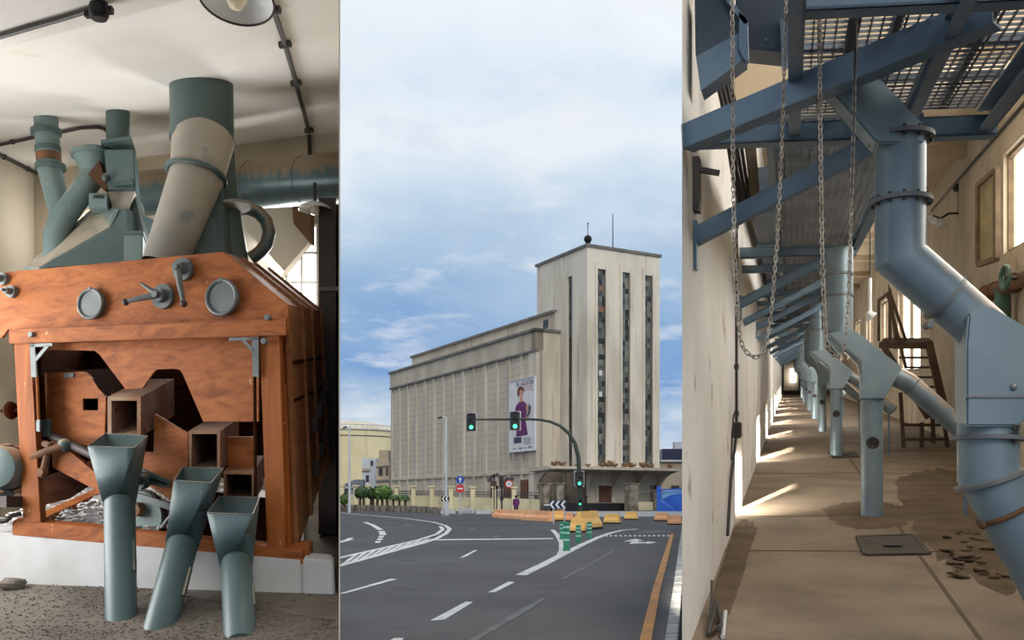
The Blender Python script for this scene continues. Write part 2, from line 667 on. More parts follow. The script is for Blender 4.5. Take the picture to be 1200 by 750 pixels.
band([(380, 599.5), (420, 603), (475, 607.5), (508, 612), (522, 616), (527, 620), (523, 625), (512, 631), (496, 636.5), (448, 649.5), (395, 664)], 0.25, 0.2).build('edge_line', M['paint_white'], road, smooth=0)
band([(516, 617), (519, 620.5), (512, 626), (490, 633), (448, 642.5), (395, 654.5)], 0.2, 0.2).build('edge_line', M['paint_white'], road, smooth=0)
mb = MB()
for i in range(9):
    x = 404 + i * 10.5
    y1 = 653 - (x - 400) * 0.212
    y2 = 662.5 - (x - 400) * 0.27
    mb.prism([G(x - 4, y2, 0.004), G(x + 1, y2, 0.004), G(x + 17, y1 - 3.2, 0.004), G(x + 12, y1 - 2.6, 0.004)], Vector((0, 0, 0.006)))
mb.build('hatching', M['paint_white'], road, smooth=0)
for pts in ([(428, 612), (437, 615.5), (446, 621)], [(447, 622.5), (449, 627)]):
    band(pts, 0.3, 0.3).build('lane_dash', M['paint_white'], road, smooth=0)
for x, y in ((446.5, 629), (445, 632), (442.5, 635.3)):
    stripe([[(x - 3.5, y + 1), (x + 2.5, y + 1), (x + 4, y - 1), (x - 2, y - 1)]], M['paint_white'], 'lane_dash')
stripe([[(506, 633.4), (648, 631.8), (648, 630.8), (506, 632.2)]], M['paint_white'], 'stop_line')
stripe([[(539, 653.6), (543.5, 653.6), (559.5, 645), (556, 645)]], M['paint_white'], 'lane_dash')
stripe([[(398, 696), (405, 695.5), (465, 679), (458, 678.5)]], M['paint_white'], 'lane_dash')
stripe([[(505, 727.5), (521, 726.5), (554, 706), (546, 705.5)]], M['paint_white'], 'lane_dash')
stripe([[(572, 694.5), (581, 694), (603, 682.5), (596, 682)]], M['paint_white'], 'lane_dash')
stripe([[(457, 751), (471, 751), (473, 748.5), (462, 748.5)]], M['paint_white'], 'lane_dash')
stripe([[(548, 752), (558, 752), (612, 720), (640, 702), (634, 702), (600, 720)]], M['paint_faded'], 'worn_line')
stripe([[(718, 645), (722, 645), (690, 664), (660, 680), (655, 680), (688, 662)]], M['paint_faded'], 'worn_line')
band([(611, 674), (635, 662.5), (659, 650), (682, 638.5), (702, 629.5), (716, 624.5), (730, 621.3), (746, 620)], 0.26, 0.26).build('edge_line', M['paint_white'], road, smooth=0)
stripe([[(645, 621), (650, 621), (657, 628), (660.5, 637), (661, 648), (654, 653), (650, 655), (655, 645), (655, 636), (651, 628)]], M['paint_white'], 'nose_marking')
stripe([[(731, 634.6), (745, 631.3), (754, 634), (748, 634), (748, 635.4), (758, 635.4), (758, 634.4), (770, 635.8), (758, 637.6), (758, 636.8), (737, 637.6), (741, 634.6)]], M['paint_white'], 'turn_arrow')
stripe([[(398, 634.6), (404, 633), (407, 631), (415, 629.6), (411, 631.5), (415, 632), (406, 634.6), (398, 636.4)]], M['paint_white'], 'turn_arrow')
stripe([[(469, 616), (478, 614.4), (488, 615.6), (482, 616.2), (479, 617.2)]], M['paint_faded'], 'turn_arrow')
stripe([[(550, 619.6), (556, 618.4), (558, 622), (553, 621.4)]], M['paint_faded'], 'turn_arrow')
stripe([[(576, 632), (582, 627.5), (586, 626.5), (583, 630)]], M['paint_faded'], 'turn_arrow')
stripe([[(747, 624.4), (757, 621.6), (780, 621.6), (772, 624.8)]], M['paint_faded'], 'worn_marking')
mb = MB()
for i in range(14):
    x = 709 + i * 5.6
    mb.prism([G(x, 628.6, 0.004), G(x + 3, 628.6, 0.004), G(x + 3, 627.4, 0.004), G(x, 627.4, 0.004)], Vector((0, 0, 0.006)))
mb.build('dotted_line', M['paint_white'], road, smooth=0)
stripe([[(746, 764), (761, 764), (774, 690), (783, 655), (789.5, 626), (786, 626), (776, 655), (765, 690)]], M['paint_yellow'], 'yellow_edge_line')
# granite kerb on the right, cut in blocks
mb = MB()
ks = [(775, 768), (783, 720), (788, 690), (791.5, 665), (794, 648), (796.3, 634), (798, 624)]
for i in range(len(ks) - 1):
    for q in range(4):
        def kp(t, off):
            a, b = G(*ks[i]), G(*ks[i + 1])
            return a.lerp(b, t) + Vector((off, 0, 0))
        t0, t1 = q / 4 + 0.006, (q + 1) / 4 - 0.006
        mb.prism([kp(t0, 0.03), kp(t1, 0.03), kp(t1, 0.19), kp(t0, 0.19)], Vector((0, 0, 0.12)))
kerb = struct(mb.build('kerb', M['kerb'], smooth=0, bevel=0.01), 'pale concrete kerb along the right lane')
# paved apron before the loading dock
mb = MB()
mb.prism([G(700, 606.2, 0.004), G(798, 605.2, 0.004), G(830, 599.5, 0.004), G(650, 599.8, 0.004)], Vector((0, 0, 0.05)))
struct(mb.build('pavement', M['kerb'], smooth=0), 'strip of pale pavement before the silo')

# ------------------------------------------------------------------ the grain silo
DT = 110.0
K = P(688, 588, DT); K.z = 0
LF = Vector((-642 / F, 1, 0)).normalized()
RF = Vector((2092 / F, 1, 0)).normalized()
NF = Vector((RF.y, -RF.x, 0))       # outward normal of the tower front
NL = -RF                            # outward normal of the long side


def T(s, w, z, o=K):
    """s metres along the long side (away), w metres along the front (to the right)"""
    v = o + LF * s + RF * w
    return Vector((v.x, v.y, z))


def zat(py, p):
    return H + (HY - py) / F * p.y


def s_at(px, o, dr):
    """distance along dr from o at which the point shows at column px"""
    k = (px - CX) / F
    return (o.x - k * o.y) / (k * dr.y - dr.x)


silo = thing('grain_silo', 'tall cream concrete grain silo with ribbed long side and window-striped tower', 'building', (K.x, K.y, gz(K.y)))
zb = gz(K.y) - 0.4
ztop = zat(287, K)
sT = s_at(656, K, LF)
wT = s_at(773, K, RF)
TD = 11.0
Mp = T(sT, 0, 0)
wB = -s_at(628, Mp, RF)
B = T(sT, -wB, 0)
zB = zat(385, B)
sE = s_at(457, B, LF)


def block(o, s0, s1, w0, w1, z0, z1, mb):
    return mb.prism([T(s0, w0, z0, o), T(s1, w0, z0, o), T(s1, w1, z0, o), T(s0, w1, z0, o)], Vector((0, 0, z1 - z0)))


# long block
mb = MB()
block(B, 0.5, sE, 0.2, 16, zb, zB, mb)
mb.build('storage_block', M['silo'], silo, smooth=0)
mb = MB()
block(B, 0.0, sE, 0.0, 1.0, zB - 2.4, zB - 0.25, mb)
block(B, 0.0, 1.0, 0.0, wB + 0.4, zB - 2.4, zB - 0.25, mb)
mb.build('frieze', M['silo_dark'], silo, smooth=0)
mb = MB()
block(B, -0.25, sE + 0.2, -0.25, 1.0, zB - 0.25, zB + 0.05, mb)
block(B, -0.25, 1.2, -0.25, wB + 0.2, zB - 0.25, zB + 0.05, mb)
block(B, -0.1, sE, -0.14, 0.4, zB - 2.65, zB - 2.4, mb)
mb.build('cornice', M['metal_roof'], silo, smooth=0)
mb = MB()
zl = zat(555, B)
block(B, 0.0, sE, -0.05, 0.6, zl, zl + 0.3, mb)
mb.build('string_course', M['silo_dark'], silo, smooth=0)
NPIL = 14
for i in range(NPIL + 1):
    mb = MB()
    s = i * (sE - 0.9) / NPIL
    wd = .55 if i else 1.7
    block(B, s, s + wd, 0.0, 0.9, zb, zB - 2.4, mb)
    mb.build('pilaster', M['silo_plain'], silo, smooth=0)
for i in range(NPIL):
    mb = MB()
    s = (i + 0.62) * (sE - 0.9) / NPIL
    mb.tube([T(s, 0.2, zb, B), T(s, 0.2, zB - 2.6, B)], 0.06, 8)
    mb.build('rib', M['silo_dark'], silo)
# front corner of the block (narrow face)
mb = MB()
block(B, 0.0, 0.9, wB - 0.35, wB + 0.6, zb, zB - 2.4, mb)
mb.build('pilaster', M['silo_plain'], silo, smooth=0)
mb = MB()
block(B, -0.0, 0.4, 0.5, wB - 0.3, zb, zB - 2.4, mb)
mb.build('end_wall', M['silo_plain'], silo, smooth=0)
# service windows and doors low on the long side
for s in (2.0, 6.2, 9.6):
    mb = MB()
    block(B, s, s + 1.5, -0.08, 0.5, gz(115) + 0.4, gz(115) + 3.5, mb)
    mb.build('service_door', M['brown_door'], silo, smooth=0)
# upper block set back on the roof
o2 = B + RF * (wB - 0.25)
s0u = 0.0
s1u = s_at(483, o2, LF)
zu = zat(417.5, T(s1u, 0, 0, o2))
mb = MB()
block(o2, 0.6, s1u, 0.0, 9, zB - 0.4, zu - 0.3, mb)
mb.build('roof_gallery', M['silo_dark'], silo, smooth=0)
mb = MB()
block(o2, 0.6, s1u + 0.2, -0.3, 9.2, zu - 0.3, zu, mb)
mb.build('gallery_coping', M['metal_roof'], silo, smooth=0)
mb = MB()
block(o2, 2.2, 3.3, -0.05, 0.3, zB + 0.7, zB + 1.7, mb)
mb.build('gallery_window', M['win_dark'], silo, smooth=0)
# tower: wall piers around the deep window strips
m_pane_f = panes('tower_glazing', [(0.0, (44, 46, 46)), (0.2, (90, 92, 88)), (0.5, (112, 112, 104)), (0.72, (70, 70, 68)), (0.88, (132, 128, 116)), (0.965, (140, 100, 78)), (0.985, (214, 214, 208))], 0.45, 0.6, RF)
m_pane_l = panes('tower_side_glazing', [(0.0, (40, 42, 44)), (0.3, (64, 64, 62)), (0.6, (84, 82, 76)), (0.85, (52, 52, 52))], 0.9, 0.95, LF)
stripw = [(700, 709.5), (729, 738), (755.5, 764.5)]
ws = [(s_at(a, K, RF), s_at(b, K, RF)) for a, b in stripw]
z_hi = zat(313, K)
z_lo = zat(546, K)
mb = MB()
edges = [0.0] + [v for p in ws for v in p] + [wT]
for i in range(0, len(edges), 2):
    block(K, 0, 0.9, edges[i], edges[i + 1], zb, ztop, mb)
for a, b in ws:
    block(K, 0, 0.9, a, b, z_hi, ztop, mb)
    block(K, 0, 0.9, a, b, zb, z_lo, mb)
sl0, sl1 = s_at(670.5, K, LF), s_at(665, K, LF)
block(K, 0.9, sl0, 0, 0.7, zb, ztop, mb)
block(K, sl1, TD, 0, 0.7, zb, ztop, mb)
zsh = zat(323, T(sl0, 0, 0))
block(K, sl0, sl1, 0, 0.7, zsh, ztop, mb)
block(K, sl0, sl1, 0, 0.7, zb, z_lo, mb)
block(K, 0.9, TD, wT - 0.6, wT, zb, ztop, mb)
block(K, TD - 0.6, TD, 0.7, wT - 0.6, zb, ztop, mb)
mb.build('tower_wall', M['tower'], silo, smooth=0)
for a, b in ws:
    mb = MB()
    block(K, 0.22, 0.6, a, b, z_lo, z_hi, mb)
    mb.build('window_strip', m_pane_f, silo, smooth=0)
    mb = MB()
    block(K, -0.18, 0.5, a - 0.34, a - .06, z_lo, z_hi + 0.8, mb)
    block(K, -0.12, 0.5, b, b + 0.2, z_lo, z_hi + 0.4, mb)
    mb.build('window_fin', M['tower'], silo, smooth=0)
mb = MB()
block(K, sl0, sl1, 0.2, 0.55, z_lo, zsh, mb)
mb.build('window_strip', m_pane_l, silo, smooth=0)
mb = MB()
block(K, -0.2, TD + 0.2, -0.2, wT + 0.2, ztop - 0.18, ztop + 0.12, mb)
mb.build('tower_coping', M['metal_roof'], silo, smooth=0)
# canopy over the loading dock with curved brackets
ks_ = K + NF * 4.2
w0c, w1c = s_at(645, ks_, RF), s_at(796.5, ks_, RF)
zc_ = zat(547.2, ks_)
mb = MB()
prof = [(-4.2, 0), (0.5, 0), (0.5, -0.5), (-3.6, -0.38), (-4.2, -0.3)]
mb.prism([T(s, w0c, zc_ + z) for s, z in prof], RF * (w1c - w0c))
mb.build('canopy', M['silo_dark'], silo, smooth=0)
for w in [w0c + 0.5, -0.1, 3.3, 6.7, wT - 0.5]:
    mb = MB()
    pr = [(0.0, zc_ - 3.1)]
    for i in range(9):
        a = math.pi / 2 * i / 8
        pr.append((-3.3 + 3.3 * math.cos(a) - 0.25, zc_ - 3.1 + 2.65 * math.sin(a)))
    pr += [(-3.55, zc_ - 0.3), (0.0, zc_ - 0.3)]
    mb.prism([T(s, w, z) for s, z in pr], RF * 0.3)
    mb.build('canopy_bracket', M['silo_dark'], silo, smooth=0)
# ground floor: doors, dock face
mb = MB()
block(K, -0.06, 0.3, 0.0, wT, gz(110), zc_ - 0.6, mb)
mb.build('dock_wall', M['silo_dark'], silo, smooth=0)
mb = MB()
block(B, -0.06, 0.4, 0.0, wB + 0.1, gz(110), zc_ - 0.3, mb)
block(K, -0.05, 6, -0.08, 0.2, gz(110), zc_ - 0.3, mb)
mb.build('canopy_shade_wall', M['under'], silo, smooth=0)  # thin wall facing, its colour carrying the shade under the canopy
a, b = s_at(701, K, RF), s_at(716, K, RF)
mb = MB()
block(K, -0.14, 0.2, a, a + (b - a) * .48, zat(588.5, K), zat(569, K), mb)
block(K, -0.14, 0.2, a + (b - a) * .52, b, zat(588.5, K), zat(569, K), mb)
mb.build('double_door', M['brown_door'], silo, smooth=0)
mb = MB()
block(K, -0.12, 0.2, a - 0.5, a, zat(588.5, K), zat(566, K), mb)
block(K, -0.12, 0.2, b, b + 0.5, zat(588.5, K), zat(566, K), mb)
block(K, -0.12, 0.2, a, b, zat(569, K), zat(566, K), mb)
mb.build('door_frame', M['silo_plain'], silo, smooth=0)
mb = MB()
a, b = s_at(762, K, RF), s_at(770, K, RF)
block(K, -0.1, 0.2, a, b, zat(576, K), zat(568, K), mb)
mb.build('dock_window', M['win_dark'], silo, smooth=0)
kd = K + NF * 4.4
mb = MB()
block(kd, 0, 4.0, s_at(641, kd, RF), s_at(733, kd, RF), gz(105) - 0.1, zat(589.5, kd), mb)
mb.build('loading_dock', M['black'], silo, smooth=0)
# gate pillars before the dock
kp_ = K + NF * 5.6
for x0, x1, yt in ((632.5, 639.5, 568.5), (648, 656, 568), (733, 743, 567.5), (763, 772, 575)):
    mb = MB()
    a, b = s_at(x0, kp_, RF), s_at(x1, kp_, RF)
    block(kp_, -0.8, 0.2, a, b, gz(104) - 0.1, zat(yt, kp_), mb)
    block(kp_, -0.9, 0.3, a - 0.1, b + 0.1, zat(yt, kp_), zat(yt, kp_) + 0.12, mb)
    o = mb.build('gate_pillar', M['stone'], smooth=0)
    tag(o, {632.5: 'grey stone gate pillar beside the end of the cream street wall', 648: 'grey stone gate pillar just behind the chevron board', 733: 'tallest grey stone gate pillar, left of the cream gate',
            763: 'grey stone gate pillar between the cream gate and the blue hoarding'}[x0], 'pillar', 'pillars at the silo forecourt')
gate = thing('yard_gate', 'cream yard gate with dark iron bars between two stone pillars', 'gate', T(0, s_at(752, kp_, RF), gz(104), kp_))
a, b = s_at(743.5, kp_, RF), s_at(762.5, kp_, RF)
mb = MB()
block(kp_, -0.4, -0.3, a, b, gz(104) + 0.05, zat(588, kp_), mb)
mb.build('gate_sheet', M['cream'], gate, smooth=0)
mb = MB()
for i in range(9):
    w = a + (b - a) * (i + 0.5) / 9
    block(kp_, -0.37, -0.33, w - 0.02, w + 0.02, zat(588, kp_), zat(578, kp_), mb)
block(kp_, -0.38, -0.32, a, b, zat(578.5, kp_), zat(578, kp_), mb)
mb.build('gate_bars', M['iron'], gate, smooth=0)
# weeds on the canopy
for px, r in ((650, .5), (658, .5), (706, .45), (713, .7), (720, .42), (732, .42), (740, .6), (754, .6), (762, .5), (785, .5), (676, .28), (689, .3)):
    ko = K + NF * 2.6
    c = T(0, s_at(px, ko, RF), zc_ + 0.02, ko)
    mb = MB()
    for i in range(46):
        dr = Vector((random.uniform(-1, 1), random.uniform(-1, 1), random.uniform(0.5, 1.6)))
        e = c + Vector((dr.x * r, dr.y * r, dr.z * r * 0.75))
        s = dr.cross(Z).normalized() * 0.05
        mb.prism([c + s * 2, c - s * 2, e - s, e + s], dr.cross(s).normalized() * 0.02)
    o = mb.build('weed_clump', M['weed'], smooth=0)
    tag(o, 'dry brown weed tuft growing on the ledge over the loading dock', 'weed', 'weeds on the loading dock canopy')
# mast and aerial on the tower roof
kr = T(0.6, 0.5, ztop + 0.1)
a1 = thing('warning_beacon', 'dark ball with a thin spike standing on the tower corner', 'beacon', kr)
mb = MB(); mb.sphere(kr + Vector((0, 0, 0.75)), 0.45); mb.cyl(kr + Vector((0, 0, 0.18)), Z, 0.28, 0.4); mb.build('ball', M['dark'], a1)
mb = MB(); mb.tube([kr + Vector((0, 0, 1.1)), kr + Vector((0, 0, 2.5))], 0.045, 8); mb.sphere(kr + Vector((0, 0, 2.5)), 0.1); mb.build('spike', M['iron'], a1)
kr2 = T(1.5, s_at(727, K, RF), ztop + 0.1)
a2 = thing('roof_aerial', 'tall thin aerial pole in the middle of the tower roof', 'aerial', kr2)
mb = MB(); mb.tube([kr2, kr2 + Vector((0, 0, 4.4))], [0.07, 0.045], 8); mb.build('pole', M['iron'], a2)
mb = MB(); mb.cyl(kr2 + Vector((0, 0, 0.1)), Z, 0.25, 0.2); mb.build('base', M['iron'], a2)

# banner on the long side
ban_o = B + NL * 0.28
bs0, bs1 = s_at(626.5, ban_o, LF), s_at(597.5, ban_o, LF)
zt0, zb0 = zat(441, T(bs0, 0, 0, ban_o)), zat(527.5, T(bs0, 0, 0, ban_o))
banner = thing('wall_banner', 'tall pale banner with a woman in a purple dress hung on the silo side', 'banner', T((bs0 + bs1) / 2, 0, zb0, ban_o))


def BN(u, v, o=0.0):
    """u 0..1 left to right, v 0..1 top to bottom of the banner"""
    q = T(bs1 + (bs0 - bs1) * u, 0, zt0 + (zb0 - zt0) * v, ban_o)
    return q + NL * o


mb = MB()
mb.prism([BN(0, 0), BN(1, 0), BN(1, 1), BN(0, 1)], RF * 0.25)
mb.build('cloth', M['banner'], banner, smooth=0)
mb = MB()
for (u0, v0), (u1, v1) in (((0, 0), (1, 0)), ((1, 0), (1, 1)), ((1, 1), (0, 1)), ((0, 1), (0, 0))):
    mb.beam(BN(u0, v0, 0.02), BN(u1, v1, 0.02), 0.12, 0.12)
mb.build('frame', M['galv'], banner, smooth=0)


def ink(name, polys, m, o=0.02, parent=banner):
    mb = MB()
    for poly in polys:
        mb.prism([BN(u, v, o) for u, v in poly], NL * 0.01)
    return mb.build(name, m, parent, smooth=0)


def arc(cx, cy, rx, ry, n=14):
    return [(cx + rx * math.cos(2 * math.pi * i / n), cy + ry * math.sin(2 * math.pi * i / n)) for i in range(n)]


fig = ink('printed_figure', [[(.24, .50), (.22, .42), (.26, .36), (.40, .31), (.56, .31), (.68, .35), (.70, .46), (.64, .56), (.74, .78), (.26, .79), (.34, .58)]], M['purple'])
ink('printed_head', [[(.40, .16), (.42, .125), (.5, .12), (.56, .15), (.56, .19), (.52, .215), (.54, .31), (.42, .32), (.42, .21)]], M['skin'], .035, fig)
ink('printed_arm', [[(.68, .35), (.82, .42), (.84, .50), (.66, .58), (.64, .55), (.76, .48), (.68, .44)]], M['skin'], .035, fig)
ink('printed_arm', [[(.22, .42), (.12, .48), (.26, .57), (.3, .54), (.22, .49)]], M['skin'], .035, fig)
ink('printed_hair', [[(.32, .17), (.36, .11), (.46, .095), (.56, .12), (.58, .18), (.52, .15), (.42, .15), (.40, .2), (.38, .235), (.33, .22)]], M['hair'], .05, fig)
ink('printed_glove', [[(.78, .36), (.86, .40), (.84, .48), (.72, .54), (.70, .51), (.78, .46)]], M['sign_navy'], .05, fig)


def text_mesh(name, body, size, org, ax, up, m, parent, out, depth=0.01, align='CENTER'):
    cu = bpy.data.curves.new(name, 'FONT')
    cu.body = body
    cu.size = size
    cu.align_x = align
    cu.align_y = 'CENTER'
    cu.extrude = depth
    tmp = bpy.data.objects.new(name, cu)
    COL.objects.link(tmp)
    bpy.context.view_layer.update()
    dg = bpy.context.evaluated_depsgraph_get()
    me = bpy.data.meshes.new_from_object(tmp.evaluated_get(dg))
    bpy.data.objects.remove(tmp)
    bpy.data.curves.remove(cu)
    ax = ax.normalized(); up = up.normalized()
    po = Vector(parent['org'])
    for v in me.vertices:
        c = v.co.copy()
        v.co = org + ax * c.x + up * c.y + out * c.z - po
    me.materials.clear()
    me.materials.append(m)
    o = bpy.data.objects.new(name, me)
    COL.objects.link(o)
    o['org'] = tuple(po)
    o.parent = parent
    return o


bw = (BN(1, 0) - BN(0, 0)).length
bax = (BN(1, 0) - BN(0, 0)).normalized()
text_mesh('printed_heading', 'SR. AGUSTIN', 0.72, BN(.62, .065, .03), bax, Z, M['grey_ink'], banner, NL)
text_mesh('printed_heading', 'VIVE', 1.25, BN(.74, .13, .03), bax, Z, M['pale_ink'], banner, NL)
ink('printed_panel', [[(.17, .80), (.48, .80), (.48, .88), (.17, .88)]], M['sign_navy'])
ink('printed_small_print', [[(.55, .82 + .025 * i), (.85, .82 + .025 * i), (.85, .828 + .025 * i), (.55, .828 + .025 * i)] for i in range(4)], M['grey_ink'])
ink('printed_small_print', [[(.13, .95), (.27, .95), (.27, .96), (.13, .96)], [(.38, .945), (.52, .945), (.52, .965), (.38, .965)], [(.58, .95), (.68, .95), (.68, .96), (.58, .96)], [(.75, .94), (.88, .94), (.88, .958), (.75, .958)]], M['grey_ink'])

# ------------------------------------------------------------------ cream street wall with posts and railings
wall = thing('street_wall', 'long cream street wall with square posts and grey railings before the silo', 'wall', P(520, 588, 111))


def fw(px):
    """distance of the street wall at column px"""
    k = (px - CX) / F
    a, b = P(632, 588, 97), P(395, 588, 118)
    dr = b - a
    t = (a.x - k * a.y) / (k * dr.y - dr.x)
    q = a + dr * t
    return q.y


def wp(px, z, o=0.0):
    d = fw(px)
    return Vector(((px - CX) / F * d, d + o, z))


posts = [401, 417, 431.5, 446, 464.5, 484.5, 506, 528.5, 554, 579.5, 602.5]
mb = MB()
mb.prism([wp(398, gz(118) - .3), wp(632, gz(97) - .3), wp(632, zat(585, wp(632, 0))), wp(579, zat(583.5, wp(579, 0))), wp(460, zat(580.5, wp(460, 0))), wp(398, zat(579.5, wp(398, 0)))], Vector((0.05, 0.4, 0)))
mb.build('wall_base', M['cream'], wall, smooth=0)
for px in posts:
    mb = MB()
    d = fw(px)
    w = 0.45
    zt = zat(570 + (px - 400) * 0.012, wp(px, 0))
    c = wp(px, 0)
    mb.box((c.x, c.y + 0.15, (gz(d) + zt) / 2 - .15), w, 0.6, zt - gz(d) + .3)
    mb.box((c.x, c.y + 0.15, zt + 0.1), w + 0.25, 0.85, 0.18)
    mb.build('post', M['cream'], wall, smooth=0)
pe = posts + [631]
for i in range(len(pe) - 1):
    a, b = pe[i], pe[i + 1]
    mb = MB()
    n = 12
    za = zat(573.5 + (a - 400) * .012, wp(a, 0))
    for k in range(1, n):
        px = a + (b - a) * k / n
        zl_ = zat(580.5 + (px - 460) * 0.025, wp(px, 0))
        mb.beam(wp(px, zl_ - 0.05, .2), wp(px, zat(574 + (px - 400) * .012, wp(px, 0)), .2), 0.05, 0.05, Y)
    for yy in (574.5, 577.5):
        mb.beam(wp(a, zat(yy + (a - 400) * .012, wp(a, 0)), .2), wp(b, zat(yy + (b - 400) * .012, wp(b, 0)), .2), 0.05, 0.06)
    mb.build('railing', M['iron'], wall, smooth=0)

# rough stone kerb wall on the left and its low concrete blocks
mb = MB()
pts = [(394, 591.2, 598.4), (430, 592, 599), (470, 592.8, 600.4), (500, 593.8, 601.5), (519, 595.5, 602)]
for i in range(len(pts) - 1):
    (x0, t0, b0), (x1, t1, b1) = pts[i], pts[i + 1]
    for q in range(5):
        f0, f1 = q / 5, (q + 1) / 5 - 0.02
        def lp(f, top):
            x = x0 + (x1 - x0) * f
            bb = b0 + (b1 - b0) * f
            p = G(x, bb, -0.05)
            if top:
                p.z = zat((t0 + (t1 - t0) * f) + random.uniform(-.5, .4), p)
            return p
        mb.prism([lp(f0, 0), lp(f1, 0), lp(f1, 1), lp(f0, 1)], Vector((0, 0.7, 0)))
tag(mb.build('stone_wall', M['stone'], smooth=0), 'low rough stone wall at the far road edge under the trees', 'wall')
for (x0, x1, yt, yb, lb) in ((516, 534, 596.5, 602.3, 'small grey concrete kerb block below the white street lamp'), (536, 556, 595.2, 601.8, 'long grey concrete kerb block below the no-entry sign'), (557, 577, 597.5, 602.4, 'low grey concrete kerb block beside the orange barriers')):
    mb = MB()
    p0, p1 = G(x0, yb, -.02), G(x1, yb, -.02)
    h = zat(yt, p0) - p0.z
    mb.prism([p0, p1, p1 + Vector((-.1, .25, h)), p0 + Vector((.1, .25, h))], Vector((0, 0.6, 0)))
    tag(mb.build('concrete_block', M['kerb'], smooth=0, bevel=.03), lb, 'block', 'concrete blocks along the road edge')

# ------------------------------------------------------------------ barriers
def barrier(x0, x1, yt, yb, m, label, skew=0.0, n=1, group='plastic road barriers', foot=True):
    d = gd(yb)
    p0, p1 = G(x0, yb, 0.0), G(x1, yb + skew, 0.0)
    h = zat(yt, p0) - p0.z
    t = (p1 - p0).normalized()
    nrm = Vector((t.y, -t.x, 0)).normalized()
    if nrm.y > 0:
        nrm = -nrm
    dep = min(0.55, 0.6 * h + .1)
    root = thing('road_barrier', label, 'barrier', (p0 + p1) / 2, group)
    mb = MB()
    f = .1 if foot else 0
    prof = [(0, f * h), (0, .35 * h), (.28, .62 * h), (.34, h), (.66, h), (.72, .62 * h), (1, .35 * h), (1, f * h)]
    ins = 0.12 * h
    def ring(p, e):
        return [p + (-nrm) * (a * dep) + Z * b + t * (e * (b / h) * ins) for a, b in prof]
    mb.loft([ring(p0, 1), ring(p1, -1)], True, True)
    mb.build('shell', m, root, smooth=0, bevel=0.02)
    if foot:
        mb = MB()
        mb.prism([p0 - nrm * dep * 1.03 + t * .01, p0 + nrm * .02 + t * .01, p1 + nrm * .02 - t * .01, p1 - nrm * dep * 1.03 - t * .01], Z * (.13 * h))
        mb.build('foot', M['dark'], root, smooth=0)
    mb = MB()
    c = (p0 + p1) / 2 - nrm * dep * .5 + Z * h
    mb.cyl(c + t * .2 * (p1 - p0).length, Z, .06, .04, 12)
    mb.build('filler_cap', m, root)
    return root


barrier(576, 586, 596.6, 606.6, M['orange'], 'leftmost short orange barrier at the far end of the orange row', .4, foot=False)
barrier(586.3, 611, 597, 607.6, M['orange'], 'second orange barrier from the left, below the round speed sign', 1.2, foot=False)
barrier(611.3, 642.5, 598, 609.8, M['orange'], 'longest and nearest orange barrier at the right end of the orange row', 1.6, foot=False)
barrier(644.5, 661, 598.6, 610.5, M['yellow'], 'yellow barrier right under the chevron board', .2)
barrier(660, 668, 600.5, 611, M['orange'], 'short orange barrier edge-on behind the cluster of green bollards', .3)
barrier(671, 679, 602, 613, M['orange'], 'small orange barrier standing just left of the signal pole', .2)
barrier(666.5, 685, 607.5, 624, M['yellow'], 'yellow barrier nearest the road, behind the green bollards', .2)
barrier(683, 706, 599.5, 622, M['yellow'], 'tallest yellow barrier beside the curved signal mast', -2.2)
barrier(706.5, 724.8, 602, 613.6, M['yellow'], 'yellow barrier standing alone before the black loading dock', .3)
barrier(731, 746, 599.6, 609.2, M['yellow'], 'yellow barrier before the tallest stone gate pillar', .2)
barrier(766, 781.5, 601, 610.6, M['orange'], 'orange yellow barrier before the blue hoarding, second from right', .3)
barrier(781.5, 798, 604, 615, M['orange'], 'rightmost orange yellow barrier at the end of the kerb', .2)

# ------------------------------------------------------------------ green bollards
for px, yt, yb, r, lb in ((663.8, 611.5, 645.5, 3.9, 'nearest and tallest green bollard with pale bands at the lane nose'), (659, 611, 632, 3.2, 'green bollard partly hidden behind the tallest green bollard'),
                      (677.8, 615, 636.2, 3.1, 'middle green bollard before the yellow barrier'), (690.6, 611.5, 631, 3.0, 'rightmost green bollard beside the white lane line')):
    g = G(px, yb)
    d = g.y
    r = r / F * d
    h = zat(yt, g) - g.z
    root = thing('lane_bollard', lb, 'bollard', g, 'green lane bollards')
    mb = MB()
    mb.lathe(g, [(0, 0), (r * 1.15, 0), (r * 1.15, .06 * h), (r, .1 * h), (r, .9 * h), (r * .9, .97 * h), (r * .5, h), (0, h)], n=18)
    mb.build('post', M['bollard'], root)
    for f in (.38, .62, .82):
        mb = MB()
        mb.cyl(g + Z * f * h, Z, r * 1.03, .07 * h, 18)
        mb.build('reflective_band', M['reflect'], root)

# ------------------------------------------------------------------ traffic signal mast
DS = gd(617)
g0 = G(680.5, 617)
DSv = g0.y
mast = thing('signal_mast', 'curved dark green mast with hanging green traffic lights over the road', 'traffic light', g0)
path = [(680.5, 617), (680, 600), (679, 560), (677.8, 536), (673.5, 519), (666.5, 507.5), (656.5, 499), (645, 494.2), (634, 492), (620, 491.2), (590, 491.4), (556, 491.6)]
mb = MB()
rs = [0.14, .14, .13, .12, .11, .10, .09, .08, .075, .07, .065, .055]
mb.tube([P(x, y, DSv) if i else g0 for i, (x, y) in enumerate(path)], rs, 12)
mb.build('pole', M['mast'], mast)
mb = MB(); mb.cyl(g0 + Z * .15, Z, .26, .3, 14); mb.build('base', M['mast'], mast)


